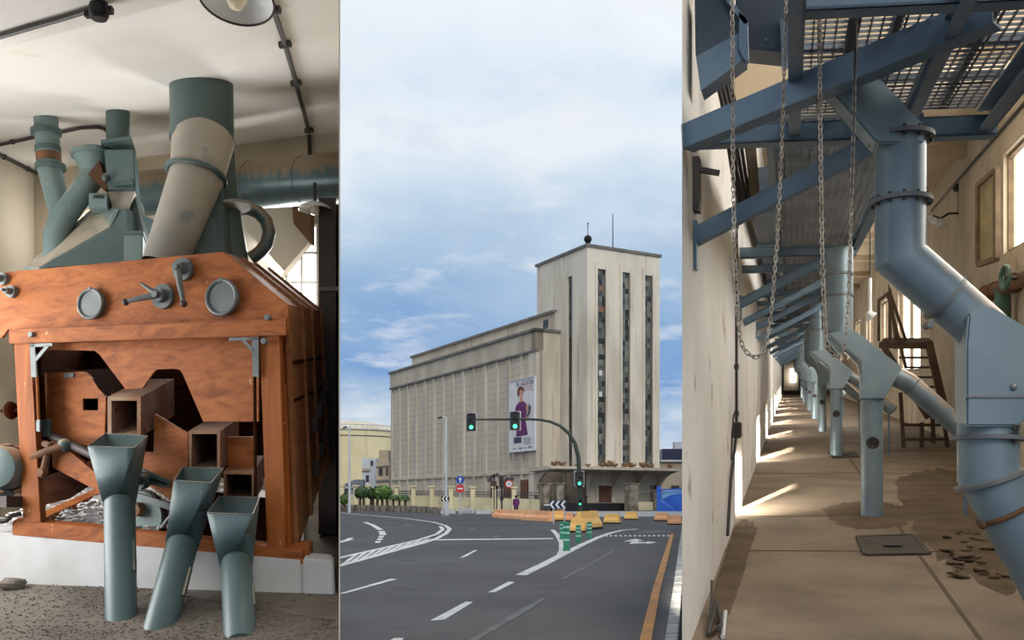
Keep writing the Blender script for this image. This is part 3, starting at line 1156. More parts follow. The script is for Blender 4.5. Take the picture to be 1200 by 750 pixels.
def head(px0, py0, px1, py1, parent, d, lit=2, n=3, plate=True):
    c = P((px0 + px1) / 2, (py0 + py1) / 2, d - 0.22)
    w = (px1 - px0) / F * d
    h = (py1 - py0) / F * d
    if plate:
        mb = MB()
        mb.box(c + Y * .2, w * 1.22, .03, h * 1.1)
        mb.build('back_plate', M['galv'], parent, bevel=.01, smooth=0)
    mb = MB()
    mb.box(c, w, .3, h)
    o = mb.build('signal_head', M['signal'], parent, bevel=.03, smooth=0)
    for k in range(n):
        cz = c.z + h * (0.5 - (k + .5) / n)
        mb = MB()
        mb.cyl(Vector((c.x, c.y - .16, cz)), Y, h / n * .36, .04, 18)
        mb.build('lens', M['lens_green'] if k == lit else M['lens_off'], o)
        mb = MB()
        rr = h / n * .42
        ring0 = [Vector((c.x + rr * math.cos(a), c.y - .14, cz + rr * math.sin(a))) for a in [math.pi * i / 10 - .25 for i in range(11)]]
        ring1 = [p + Vector((0, -.22, .0)) for p in ring0]
        for i in range(10):
            mb.quad(ring0[i], ring0[i + 1], ring1[i + 1], ring1[i])
        mb.build('visor', M['signal'], o, solid=.015)


head(547, 484.5, 557.6, 504, mast, DSv)
head(598, 482.5, 609.2, 503.2, mast, DSv)
head(674, 552.5, 683.8, 569.5, mast, DSv)
head(677.2, 585, 681.8, 592.5, mast, DSv, lit=1, n=2, plate=False)

# ------------------------------------------------------------------ street lamps
for px, yt, yb, r, arm, lb in ((522.8, 488.5, 597, .10, -8.5, 'tall white street lamp before the silo with a short arm'), (409.5, 500, 592, .10, -6.5, 'white street lamp at far left before the cream storage tank')):
    d = 84 if px > 500 else 96
    g = Vector(((px - CX) / F * d, d, gz(d)))
    root = thing('street_lamp', lb, 'street lamp', g, 'white street lamps')
    top = P(px, yt, d)
    mb = MB(); mb.tube([g, g + Z * 1.5, top], [r * 1.5, r * 1.2, r * .9], 10); mb.build('pole', M['galv'], root)
    mb = MB(); mb.tube([top - Z * .1, P(px + arm * .6, yt - .4, d)], r * .6, 8); mb.build('arm', M['galv'], root)
    mb = MB(); a, b = P(px + arm * .5, yt + .3, d), P(px + arm * 1.15, yt + 1.6, d); mb.beam(a, b, .28, .16); mb.build('lamp_head', M['iron'], root, bevel=.03, smooth=0)


# ------------------------------------------------------------------ road signs
def disc_sign(px, py, r, d, parent, m, name='sign_disc', rim=None):
    c = P(px, py, d)
    R = r / F * d
    mb = MB(); mb.cyl(c, Y, R, .03, 28)
    o = mb.build(name, rim or m, parent)
    if rim:
        mb = MB(); mb.cyl(c - Y * .02, Y, R * .76, .02, 28); mb.build('sign_face', m, o)
    return o, c, R


d = 84
g = Vector(((539.5 - CX) / F * d, d, gz(d)))
sp_ = thing('direction_sign_post', 'grey post with a blue arrow disc above a red no-entry disc', 'road sign', g)
mb = MB(); mb.tube([g, P(539.5, 556, d)], .05, 8); mb.build('post', M['galv'], sp_)
o, c, R = disc_sign(539.3, 562.4, 4.7, d - .1, sp_, M['sign_blue'])
mb = MB()
c2 = c - Y * .025
mb.prism([c2 + Vector((x * R, 0, z * R)) for x, z in ((-.13, -.7), (.13, -.7), (.13, .1), (.42, .1), (0, .72), (-.42, .1), (-.13, .1))], -Y * .012)
mb.build('arrow', M['sign_white'], o, smooth=0)
o, c, R = disc_sign(539.3, 572.6, 4.9, d - .1, sp_, M['sign_red'])
mb = MB(); mb.box(c - Y * .025, R * 1.3, .014, R * .34); mb.build('bar', M['sign_white'], o, smooth=0)

d = 82
g = Vector(((588 - CX) / F * d, d, gz(d)))
s2 = thing('rear_signal_post', 'dark traffic light post seen edge-on with round speed sign beside cream wall', 'traffic light', g)
mb = MB(); mb.tube([g, P(588, 559, d)], .07, 8); mb.build('post', M['signal'], s2)
mb = MB(); mb.box(P(587.5, 565, d), .36, .4, .95); mb.build('signal_head', M['signal'], s2, bevel=.03, smooth=0)
mb = MB(); mb.box(P(588, 584, d - .1), .28, .3, .35); mb.build('push_button_box', M['signal'], s2, bevel=.02, smooth=0)
mb = MB(); mb.beam(P(588, 562, d), P(602, 562, d), .05, .05); mb.box(P(597, 561.5, d), .75, .06, .3); mb.build('arm', M['iron'], s2, smooth=0)
o, c, R = disc_sign(596.4, 567.2, 4.6, d - .2, s2, M['sign_white'], rim=M['sign_red'])
text_mesh('speed_limit', '50', R * .95, c - Y * .035, X, Z, M['signal'], o, -Y, .004)

d = 83
g = Vector(((582 - CX) / F * d, d, gz(d)))
s3 = thing('pedestrian_signal_post', 'short dark post with a small lamp left of the speed sign post', 'traffic light', g)
mb = MB(); mb.tube([g, P(582, 570, d)], .055, 8); mb.build('post', M['iron'], s3)
mb = MB(); mb.box(P(582.4, 571, d), .24, .26, .3); mb.build('signal_head', M['signal'], s3, bevel=.02, smooth=0)

# overhead service pipe and its dark motor on the silo wall
mb = MB()
c = P(576.5, 559.5, 94)
root = thing('wall_camera_cluster', 'dark cluster of floodlights on a stub arm before the silo side', 'floodlight', P(576.5, 563, 94))
mb.tube([P(579, 598, 94), P(579, 560, 94)], .06, 8); mb.build('post', M['iron'], root)
for (x, y, w, h) in ((574, 562.3, .5, .3), (576.5, 558.6, .55, .3), (581, 557, .6, .28)):
    mb = MB(); mb.box(P(x, y, 93.9), w, .5, h, X + Z * .35, Y, Z - X * .35); mb.build('floodlight', M['iron'], root, smooth=0, bevel=.03)

# chevron boards
d = 60
g = Vector(((654 - CX) / F * d, d, gz(d)))
ch = thing('chevron_board', 'wide navy board with three white chevrons pointing left', 'road sign', g)
for x in (648.5, 661.5):
    mb = MB(); mb.tube([Vector(((x - CX) / F * d, d + .06, gz(d))), P(x, 588, d + .06)], .04, 8); mb.build('post', M['galv'], ch)


def CB(u, v, dd, x0=643.5, x1=664, y0=586.8, y1=595.8):
    return P(x0 + (x1 - x0) * u, y0 + (y1 - y0) * v, dd)


mb = MB(); mb.prism([CB(0, 0, d), CB(1, 0, d), CB(1, 1, d), CB(0, 1, d)], Y * .04); bo = mb.build('board', M['sign_navy'], ch, smooth=0)
mb = MB()
for i in range(3):
    u = .02 + i * .32
    mb.prism([CB(u, .5, d - .01), CB(u + .16, 0.02, d - .01), CB(u + .30, 0.02, d - .01), CB(u + .14, .5, d - .01), CB(u + .30, .98, d - .01), CB(u + .16, .98, d - .01)], Y * .008)
mb.build('chevrons', M['sign_white'], bo, smooth=0)
d = 80
g = Vector(((521.5 - CX) / F * d, d, gz(d)))
ch = thing('chevron_board', 'small black board with white chevrons at the white street lamp foot', 'road sign', g)
for x in (519, 525):
    mb = MB(); mb.tube([Vector(((x - CX) / F * d, d + .06, gz(d))), P(x, 583, d + .06)], .035, 8); mb.build('post', M['galv'], ch)
q = (517, 526.5, 581.5, 587.5)
mb = MB(); mb.prism([CB(0, 0, d, *q), CB(1, 0, d, *q), CB(1, 1, d, *q), CB(0, 1, d, *q)], Y * .04); bo = mb.build('board', M['signal'], ch, smooth=0)
mb = MB()
for i in range(2):
    u = .1 + i * .42
    mb.prism([CB(u, .5, d - .01, *q), CB(u + .2, 0.02, d - .01, *q), CB(u + .38, 0.02, d - .01, *q), CB(u + .18, .5, d - .01, *q), CB(u + .38, .98, d - .01, *q), CB(u + .2, .98, d - .01, *q)], Y * .008)
mb.build('chevrons', M['sign_white'], bo, smooth=0)

# small green and white bin by the chevron board
g = Vector(((640.5 - CX) / F * 72, 72, gz(72)))
root = thing('litter_bin', 'small dark green bin with white lid left of the chevron board', 'bin', g)
mb = MB(); mb.cyl(g + Z * .5, Z, .17, 1.0, 16); mb.build('body', M['mast'], root)
mb = MB(); mb.cyl(g + Z * 1.04, Z, .19, .1, 16); mb.build('lid', M['sign_white'], root)

# ------------------------------------------------------------------ person in purple by the wall
d = 88.0
gx = (604.8 - CX) / F * d
g = Vector((gx, d, gz(d)))
ph = 1.66


def person():
    me = bpy.data.meshes.new('person')
    pts = [(0, .93, 0, .15), (0, 1.12, 0, .14), (0, 1.36, 0, .17), (0, 1.46, 0, .06), (0, 1.52, -.01, .06), (0, 1.60, -.02, .105),
           (.10, .88, 0, .095), (.12, .48, -.04, .065), (.12, .07, .03, .045), (.13, .03, -.13, .04),
           (-.09, .88, 0, .095), (-.10, .48, .03, .065), (-.10, .07, .12, .045), (-.11, .03, -.03, .04),
           (.20, 1.36, 0, .055), (.25, 1.08, .02, .045), (.24, .86, -.06, .035), (.24, .77, -.08, .035),
           (-.20, 1.36, 0, .055), (-.25, 1.08, .03, .045), (-.22, .86, -.05, .035), (-.22, .77, -.07, .035)]
    es = [(0, 1), (1, 2), (2, 3), (3, 4), (4, 5), (0, 6), (6, 7), (7, 8), (8, 9), (0, 10), (10, 11), (11, 12), (12, 13), (2, 14), (14, 15), (15, 16), (16, 17), (2, 18), (18, 19), (19, 20), (20, 21)]
    s = ph / 1.7
    me.from_pydata([(x * s, y * s, z * s) for x, z, y, r in pts], es, [])
    o = bpy.data.objects.new('person', me)
    COL.objects.link(o)
    o.location = g
    o['org'] = tuple(g)
    md = o.modifiers.new('skin', 'SKIN')
    for i, (x, z, y, r) in enumerate(pts):
        me.skin_vertices[0].data[i].radius = (r * s, r * s)
    me.skin_vertices[0].data[0].use_root = True
    sb = o.modifiers.new('sub', 'SUBSURF'); sb.levels = 1; sb.render_levels = 1
    me.materials.append(M['skin'])
    return o


pe_ = person()
tag(pe_, 'person in purple coat and dark trousers walking beside the cream wall', 'person')
mb = MB()
mb.lathe(g, [(.2, .62), (.235, .8), (.19, 1.02), (.235, 1.3), (.22, 1.38), (.09, 1.44)], n=18)
for sx in (.245, -.245):
    mb.tube([g + Vector((sx * .82, 0, 1.35)), g + Vector((sx, .02, 1.06)), g + Vector((sx * .97, -.05, .86))], [.075, .065, .055], 10)
mb.build('coat', M['purple'], pe_)
mb = MB()
mb.tube([g + Vector((.09, 0, .86)), g + Vector((.11, -.03, .48)), g + Vector((.115, .03, .08))], [.12, .09, .07], 10)
mb.tube([g + Vector((-.09, 0, .86)), g + Vector((-.10, .03, .48)), g + Vector((-.1, .11, .08))], [.12, .09, .07], 10)
mb.build('trousers', M['signal'], pe_)
mb = MB(); mb.sphere(g + Vector((0, .02, 1.6)), .125, 14, 1, 1, 1.05); mb.build('hair', M['dark'], pe_)

# ------------------------------------------------------------------ trees
def tree(px, yb, yc0, yc1, rpx, d, m, label, trunks=1, palm=False):
    g = Vector(((px - CX) / F * d, d, gz(d)))
    zb_, zt_ = zat(yc1, g), zat(yc0, g)
    r = rpx / F * d
    root = thing('palm_tree' if palm else 'street_tree', label, 'tree', g, 'trees along the road edge')
    mb = MB()
    for k in range(trunks):
        ox = (k - (trunks - 1) / 2) * r * .5
        mb.tube([g + X * ox * 1.0, g + X * ox * 1.1 + Z * (zb_ - g.z) * .6, g + X * ox * .8 + Z * (zb_ - g.z + (zt_ - zb_) * .5)], [.2, .15, .1], 8)
    mb.build('trunk', M['trunk'], root)
    mb = MB()
    c = Vector((g.x, g.y, (zb_ + zt_) / 2))
    hz = (zt_ - zb_) / 2
    if palm:
        for k in range(16):
            a = 2 * math.pi * k / 16 + random.uniform(-.15, .15)
            el = random.uniform(.1, 1.0)
            dr = Vector((math.cos(a), math.sin(a), 0))
            side = Vector((-dr.y, dr.x, 0))
            prev = None
            for i in range(6):
                f = i / 5
                p = c + dr * r * 1.1 * f + Z * hz * (el * f * 1.6 - 1.9 * f * f * (.5 + el * .5))
                w = .28 * (1 - f * .8) * math.sin(math.pi * (.15 + .85 * f)) + .03
                cur = (p - side * w - Z * w * .5, p + Z * w * .3, p + side * w - Z * w * .5)
                if prev:
                    mb.quad(prev[0], prev[1], cur[1], cur[0]); mb.quad(prev[1], prev[2], cur[2], cur[1])
                prev = cur
    else:
        for k in range(420):
            th = random.uniform(0, 2 * math.pi); u = random.uniform(-1, 1); q = random.uniform(.72, 1.03)
            s = math.sqrt(1 - u * u)
            n_ = Vector((s * math.cos(th), s * math.sin(th), u))
            p = c + Vector((n_.x * r * q, n_.y * r * q, n_.z * hz * q))
            a = (n_ + Vector((random.uniform(-.6, .6), random.uniform(-.6, .6), random.uniform(-.6, .6)))).orthogonal().normalized() * random.uniform(.14, .3)
            b = n_.cross(a).normalized() * random.uniform(.12, .26)
            mb.quad(p - a - b, p + a - b, p + a + b, p - a + b)
        mb.sphere(c, 1.0, 14, r * .84, r * .84, hz * .84, .06)
    mb.build('crown', m, root, smooth=0)


tree(424, 592, 571.5, 583, 8.0, 107, M['leaf_dark'], 'dark leaved round tree, leftmost of the pair before the white house', 2)
tree(436, 592, 573, 584, 4.5, 109.5, M['leaf_dark'], 'small dark leaved tree between the two larger round trees', 2)
tree(448, 592, 569, 585, 10.8, 107, M['leaf'], 'broadest bright green round tree before the silo corner', 3)
tree(404, 592, 580, 590, 5, 104, M['leaf'], 'small green bush at the far left by the lamp post', 1)
tree(461, 593, 575, 590, 6.2, 106, M['leaf_dark'], 'small palm right beside the bright round tree', 1, True)
tree(468, 593, 575, 589, 6.2, 108, M['leaf'], 'small palm, middle one of the three palms', 1, True)
tree(475, 593, 576, 590, 6, 104.5, M['leaf_dark'], 'small palm, rightmost of the three palms', 1, True)

# ------------------------------------------------------------------ storage tank, houses, right hand building
d = 230
c = Vector(((404 - CX) / F * d, d, gz(d) - 1))
zt = zat(508, c)
R = 70 / F * d
tank = thing('storage_tank', 'huge round cream storage tank behind the trees on the left', 'tank', c)
mb = MB(); mb.lathe(c, [(R, 0), (R, zt - c.z)], n=72); mb.build('shell', M['tank'], tank)
mb = MB(); mb.lathe(c, [(R * 1.01, zt - c.z), (R * .8, zt - c.z + 1.6), (R * .4, zt - c.z + 2.6), (0, zt - c.z + 3.0)], n=72); mb.build('roof', M['tankroof'], tank)
mb = MB()
for z_ in (.0, 1.0):
    mb.ring(c + Z * (zt - c.z + .1 + z_), Z, R * 1.02, .09, 72, 6)
for i in range(72):
    a = 2 * math.pi * i / 72
    q = c + Vector((math.cos(a), math.sin(a), 0)) * R * 1.02
    mb.beam(q + Z * (zt - c.z), q + Z * (zt - c.z + 1.1), .09, .09, X)
mb.build('guard_rail', M['galv'], tank)
mb = MB(); mb.ring(c + Z * (zt - c.z - 1.3), Z, R * 1.004, .12, 72, 6); mb.build('stiffening_ring', M['metal_roof'], tank)


def boxb(x0, x1, yt, d, dep, mat_, name, parent, yb=600):
    a, b = P(x0, 588, d), P(x1, 588, d)
    a.z = b.z = gz(d) - .3
    mb = MB()
    mb.prism([a, b, b + Vector((0, dep, 0)), a + Vector((0, dep, 0))], Z * (zat(yt, a) - a.z))
    return mb.build(name, mat_, parent, smooth=0)


h1 = thing('small_house', 'narrow white rendered house with small dark windows left of the silo', 'house', P(432, 588, 158))
boxb(425, 441.5, 537, 158, 8, M['house_white'], 'wall', h1)
boxb(424.5, 434, 536.4, 157.8, 8.2, M['house_white'], 'parapet', h1)
for (x0, x1, y0, y1) in ((428.5, 432.5, 557, 565), (434.5, 437, 540, 545)):
    mb = MB(); mb.prism([P(x0, y0, 157.75), P(x1, y0, 157.75), P(x1, y1, 157.75), P(x0, y1, 157.75)], Y * .4); mb.build('window', M['win_dark'], h1, smooth=0)
mb = MB(); mb.beam(P(424.5, 550.5, 157.6), P(433.5, 550.5, 157.6), .3, .4); mb.build('sill_band', M['house_beige'], h1, smooth=0)
h2 = thing('corner_house', 'beige house with two dark windows against the silo left end', 'house', P(449, 588, 153))
boxb(441, 456.6, 541, 153, 4, M['house_beige'], 'wall', h2)
boxb(444, 455.5, 527.5, 154, 3, M['house_beige'], 'roof_room', h2)
for (x0, x1, y0, y1) in ((444, 448, 548.5, 556.5), (452.5, 454.5, 548, 556)):
    mb = MB(); mb.prism([P(x0, y0, 152.7), P(x1, y0, 152.7), P(x1, y1, 152.7), P(x0, y1, 152.7)], Y * .4); mb.build('window', M['win_dark'], h2, smooth=0)
mb = MB(); mb.beam(P(441, 564, 152.9), P(456, 563, 152.9), .2, .35); mb.beam(P(441, 547, 152.9), P(456, 546, 152.9), .2, .2); mb.build('cornice', M['metal_roof'], h2, smooth=0)
h3 = thing('low_shed', 'low shed with grey slate roof before the cream tank', 'shed', P(412, 588, 140))
boxb(398, 425.5, 571, 140, 6, M['house_white'], 'wall', h3)
mb = MB(); mb.prism([P(397, 573, 139.6), P(426, 571, 139.6), P(425.5, 562, 143), P(416, 562, 143), P(397, 570, 143)], Y * 2); mb.build('roof', M['slate'], h3, smooth=0)
mb = MB(); mb.prism([P(402, 573, 139.8), P(410, 573, 139.8), P(410, 582, 139.8), P(402, 582, 139.8)], Y * .3); mb.build('window', M['win_dark'], h3, smooth=0)
h4 = thing('warehouse', 'beige warehouse with dark blue roof band right of the tower', 'building', P(790, 588, 132))
boxb(773, 815, 540, 132, 12, M['house_beige'], 'wall', h4)
mb = MB(); mb.prism([P(776, 526, 131.6), P(815, 526, 131.6), P(815, 539, 131.6), P(776, 539, 131.6)], Y * 12.6); mb.build('roof_band', M['sign_navy'], h4, smooth=0)
mb = MB(); mb.beam(P(774, 540, 131.7), P(815, 540, 131.7), .3, .25); mb.build('gutter', M['house_white'], h4, smooth=0)
o = h4.children
mb = MB(); mb.prism([P(787, 569, 131.7), P(796, 569, 131.7), P(796, 576, 131.7), P(787, 576, 131.7)], Y * .4); mb.build('window', M['win_dark'], h4, smooth=0)
mb = MB()
for x in (789, 793, 797, 801):
    mb.beam(P(x, 526, 136), P(x, 518, 136), .08, .08, X)
for y in (518, 522):
    mb.beam(P(789, y, 136), P(802, y, 136), .08, .08)
mb.build('roof_rail', M['galv'], h4, smooth=0)
mb = MB(); mb.box(P(796, 523, 140), 1.6, 1.6, 1.2); mb.build('roof_unit', M['house_white'], h4, smooth=0)

bh = thing('blue_hoarding', 'bright blue sheet hoarding at the right end beside the warehouse', 'hoarding', P(785, 600, 103))
mb = MB(); mb.prism([P(771.5, 604, 101), P(800, 605, 100), P(800, 578, 100), P(786, 580, 100.5), P(776, 585, 101), P(771.5, 586, 101)], Y * .12); mb.build('sheet', M['blue_sheet'], bh, smooth=0)
mb = MB(); mb.prism([P(775, 585, 101.3), P(776, 575, 101.3), P(800, 572.5, 100.6), P(800, 579, 100.6)], Y * .1); mb.build('upper_sheet', M['blue_pale'], bh, smooth=0)
mb = MB(); mb.prism([P(770, 604, 101), P(775, 604, 101), P(775, 571, 101), P(772, 569, 101), P(770, 571, 101)], Y * .4)
mb.beam(P(771, 574, 101), P(800, 573, 100.3), .12, .12)
mb.build('frame', M['blue_sheet'], bh, smooth=0)

# ================================================================== THE MACHINE ROOM (left)
M['plaster'] = mat('ceiling_plaster', (234, 232, 228), (218, 215, 208), 0.9, 0.9, spots=(198, 188, 168), spot_scale=1.3, spot_lo=0.68)
M['wallplaster'] = mat('wall_plaster', (212, 202, 184), (188, 178, 158), 0.8, 0.9, spots=(170, 158, 136), spot_scale=1.1, spot_lo=0.62)
M['dustfloor'] = mat('gritty_floor', (104, 96, 86), (80, 73, 64), 2.2, 0.95, spots=(70, 62, 52), spot_scale=24, spot_lo=0.6, bump=0.6, bump_scale=26)
M['plinth'] = mat('plinth_concrete', (204, 206, 208), (180, 178, 172), 1.6, 0.9, spots=(150, 136, 118), spot_scale=5, spot_lo=0.68)
M['wood'] = wood('orange_wood', (160, 92, 46), (98, 52, 25), (184, 114, 62))
M['woodv'] = wood('orange_wood_upright', (156, 88, 40), (106, 56, 24), (178, 106, 52), axis=2)
M['wooddk'] = wood('dark_shade_wood', (52, 28, 17), (34, 18, 12), (68, 36, 22), rough=0.95, spec=0.05)  # shade inside the machine put into the brown; knob and rod share it
M['woodside'] = wood('shade_toned_side_wood', (140, 92, 58), (104, 66, 42), (160, 108, 70), axis=1)  # duller copy of the orange wood with the side's shade put in
M['teal'] = mat('teal_sheet_metal', (112, 130, 128), (94, 114, 114), 2.0, 0.45, spots=(150, 160, 156), spot_scale=28, spot_lo=0.68, dust=(176, 166, 148), metal=0.15)
M['chute'] = mat('teal_chute_metal', (82, 102, 104), (70, 90, 92), 2.0, 0.45, spots=(120, 132, 130), spot_scale=60, spot_lo=0.68, metal=0.15, stretch=(1, 1, .6))
M['tealdk'] = mat('dark_teal_sheet', (80, 98, 96), (66, 84, 82), 2.0, 0.5, dust=(150, 140, 122), metal=0.15)
M['tealrust'] = mat('rust_streaked_teal', (80, 100, 104), (66, 86, 90), 2.0, 0.35, dust=(138, 120, 96), dust_lo=-0.1, metal=0.25, stretch=(3, 3, 1))
M['dusty'] = mat('dusty_sheet', (166, 158, 144), (138, 136, 128), 1.6, 0.6, spots=(120, 128, 126), spot_scale=3, spot_lo=0.62)
M['greymetal'] = mat('grey_casting', (112, 118, 118), (94, 100, 100), 5.0, 0.5, metal=0.3, spots=(90, 84, 74), spot_scale=16, spot_lo=0.66)
M['steeldk'] = mat('dark_steel', (58, 52, 52), (74, 66, 62), 2.5, 0.55, metal=0.3)
M['cable'] = mat('dark_cable', (52, 48, 44), None, rough=0.6)
M['ductwood'] = mat('dusty_duct', (128, 88, 62), (150, 124, 102), 4.0, 0.85, spots=(80, 60, 46), spot_scale=16, spot_lo=0.62)
M['enamel'] = mat('white_enamel', (240, 243, 246), (226, 229, 232), 3.0, 0.3)
M['bulb'] = mat('milky_bulb', (236, 226, 200), None, rough=0.2)
M['rust'] = mat('brown_rust', (120, 84, 56), (90, 62, 44), 6.0, 0.85)
M['daylight'] = emit('daylit_frosted_glass', (250, 252, 255), 1.6)
M['frame'] = mat('window_frame', (150, 140, 120), (120, 108, 92), 4.0, 0.7)
M['scrap'] = mat('pale_scraps', (222, 220, 220), (170, 164, 160), 9.0, 0.9, lo=.45, hi=.55)
M['rock'] = mat('grey_rubble', (112, 104, 94), (84, 78, 70), 4.0, 0.95)

YAW = math.radians(18)
LL = Vector((math.cos(YAW), -math.sin(YAW), 0))
DL = Vector((-0.07, 1, 0.17))
DLn = DL.normalized()
A0 = P(180, 400, 6.0)


def Q(px, py, off=0.0):
    """point seen at (px, py) on the upright plane of the machine front, off metres behind it"""
    return hit(px, py, A0 + DL * off, LL, Z)


FN = Vector((-LL.y, LL.x, 0))
if FN.y > 0:
    FN = -FN                         # towards the viewer
C0 = P(200, 180, 9.0)
FL0 = P(140, 722, 5.35)


def CE(px, py):
    return hit(px, py, C0, LL, DL)


def FLR(px, py):
    return hit(px, py, FL0, LL, DL)


def floor_z(p):
    n = LL.cross(DL).normalized()
    return FL0.z - ((p.x - FL0.x) * n.x + (p.y - FL0.y) * n.y) / n.z


def ceil_z(p):
    n = LL.cross(DL).normalized()
    return C0.z - ((p.x - C0.x) * n.x + (p.y - C0.y) * n.y) / n.z


def flat(pts, off, th, mb=None):
    """board cut to the outline pts on the front plane, th thick towards the back"""
    mb = mb or MB()
    return mb.prism([Q(x, y, off) for x, y in pts], DLn * th)


# ---- shell of the room
rayL = Vector(((398.6 - CX) / F, 1, 0))


def on_ray(d, z):
    return Vector((rayL.x * d, d, z))


d0, d1 = 4.55, 9.3
# floor and ceiling quads reach the dividing wall exactly
cl = hit(40, 203, C0, LL, Z)              # back left corner under the ceiling
lw_dir = DL
front_l = cl - DL * 5.2
front_l = Vector((front_l.x, front_l.y, 0))
back_l = Vector((cl.x, cl.y, 0))
kk = rayL.x
tb = (cl.x - kk * cl.y) / (kk * LL.y - LL.x)
back_r = cl + LL * tb
pr0 = on_ray(d0, 0)
out = [front_l, Vector((pr0.x, pr0.y, 0)), Vector((back_r.x, back_r.y, 0)), back_l]
mb = MB()
top = [Vector((p.x, p.y, floor_z(p))) for p in out]
mb.prism(top, Vector((0, 0, -0.5)))
struct(mb.build('floor', M['dustfloor'], smooth=0), 'gritty concrete floor of the machine room')
near_l = cl - DL * 7.4
pr1 = on_ray(1.7, 0)
out_c = [Vector((near_l.x, near_l.y, 0)), Vector((pr1.x, pr1.y, 0)), out[2], out[3]]
mb = MB()
mb.prism([Vector((p.x, p.y, ceil_z(p))) for p in out_c], Vector((0, 0, 0.25)))
struct(mb.build('ceiling', M['plaster'], smooth=0), 'white plaster ceiling with stains')
# back wall with two window openings
mb = MB()


def BW(px, py, off=0.0):
    return hit(px, py, cl + DL * off, LL, Z)


def wall_with_holes(p_of, x0, x1, ztopf, zbotf, holes, vec, mb):
    """vertical strips of wall between and round the openings (px columns)"""
    xs = sorted({x0, x1} | {h[0] for h in holes} | {h[1] for h in holes})
    for a, b in zip(xs[:-1], xs[1:]):
        hs = [h for h in holes if h[0] <= a + .01 and h[1] >= b - .01]
        segs = [(None, None)]
        if hs:
            h = hs[0]
            segs = [(None, h[2]), (h[3], None)]
        for t, bt in segs:
            pa, pb = p_of(a, 300), p_of(b, 300)
            za0 = ztopf(pa) if t is None else p_of(a, t).z
            zb0_ = ztopf(pb) if t is None else p_of(b, t).z
            za1 = zbotf(pa) if bt is None else p_of(a, bt).z
            zb1 = zbotf(pb) if bt is None else p_of(b, bt).z
            mb.prism([Vector((pa.x, pa.y, za1)), Vector((pb.x, pb.y, zb1)), Vector((pb.x, pb.y, zb0_)), Vector((pa.x, pa.y, za0))], vec)


holes_l = [(92, 116, 247, 300), (318, 372, 262, 400)]
wall_with_holes(BW, 40, 398.6, lambda p: ceil_z(p) + .05, lambda p: floor_z(p) - .1, holes_l, Vector((rayL.x, 1, 0.1)) * 0.25, mb)
struct(mb.build('wall_back', M['wallplaster'], smooth=0), 'stained plaster wall behind the machine')
for i, (x0, x1, y0, y1) in enumerate(holes_l):
    mb = MB()
    mb.prism([BW(x0, y0, .16), BW(x1, y0, .16), BW(x1, y1, .16), BW(x0, y1, .16)], DLn * 0.02)
    w = struct(mb.build('window_%d' % (i + 1), M['daylight'], smooth=0), 'bright frosted window behind the pipes')
    mb = MB()
    for f in (0, .33, .66, 1):
        x = x0 + (x1 - x0) * f
        mb.beam(BW(x, y0, .12), BW(x, y1, .12), .018, .02)
    for f in (0, .25, .5, .75, 1):
        y = y0 + (y1 - y0) * f
        mb.beam(BW(x0, y, .12), BW(x1, y, .12), .018, .02)
    mb.build('window_frame', M['enamel'], w, smooth=0)
# left wall, with an assumed tall window beyond the frame on the viewer's side
mb = MB()
nl = Vector((-DL.y, DL.x, 0)).normalized() * 0.25


def LWp(t, z):
    p = back_l.lerp(front_l, t)
    return Vector((p.x, p.y, z))


def lws(t0, t1, f0, f1):
    pts = []
    for t, f in ((t0, f0), (t1, f0), (t1, f1), (t0, f1)):
        q = LWp(t, 0)
        z0_, z1_ = floor_z(q), ceil_z(q)
        pts.append(LWp(t, z0_ + (z1_ - z0_) * f))
    return pts


for t0, t1, f0, f1 in ((-.05, .45, -.05, 1.02), (.45, .95, -.05, .2), (.45, .95, .72, 1.02), (.95, 1.0, -.05, 1.02)):
    mb.prism(lws(t0, t1, f0, f1), nl)
struct(mb.build('wall_left', M['wallplaster'], smooth=0), 'plaster side wall of the machine room')
mb = MB()
mb.prism([p + nl * .6 for p in lws(.45, .95, .2, .72)], nl * .08)
w = struct(mb.build('window_3', M['daylight'], smooth=0), 'assumed tall side window of the machine room')
mb = MB()
for f in (0, .25, .5, .75, 1):
    a = lws(.45 + .5 * f, .46 + .5 * f, .2, .72)
    mb.beam(a[0] + nl * .5, a[3] + nl * .5, .05, .05, X)
mb.build('window_frame', M['enamel'], w, smooth=0)
pc = sum(lws(.45, .95, .2, .72), Vector()) / 4
add_light('side_window_added_lamp', 'AREA', pc - nl * .2, -nl, 105, (1.0, 0.98, 0.95), 2.4, 1.9)  # area lamp added at the assumed side window to light the room
pb_ = BW(345, 330, -.1)
add_light('back_window_added_lamp', 'AREA', pb_, -DLn - Z * .2 - LL * .5, 45, (1, .99, .97), .5, .9)  # area lamp added in front of the pane, standing for its daylight
pb2_ = BW(104, 272, -.12)
add_light('small_back_window_added_lamp', 'AREA', pb2_, -DLn * .5 - LL, 4, (1, .98, .95), .35, .5)  # area lamp added before the small pane to brighten the left wall
# dividing wall along the edge of the room
mb = MB()
zt0, zt1 = ceil_z(pr0) + .25, ceil_z(back_r) + .25
a, b = on_ray(d0, 0), on_ray(back_r.y + .3, 0)
mb.prism([a, b, Vector((b.x, b.y, zt1)), Vector((a.x, a.y, zt0))], Vector((-.006, -.002, 0)))
struct(mb.build('wall_right', M['wallplaster'], smooth=0), 'thin partition at the right end of the machine room')
# ceiling downstand beam at the front
mb = MB()
def CB_(px, py, o=-.16):
    return hit(px, py, C0 + Z * o, LL, DL)


e0, e1 = CB_(-70, 76), CB_(398, -48)
mb.prism([e0, e1, e1 - DL * .75, e0 - DL * .75], Vector((0, 0, .17)))
struct(mb.build('trim_1', M['plaster'], smooth=0), 'shallow ceiling beam across the machine room')

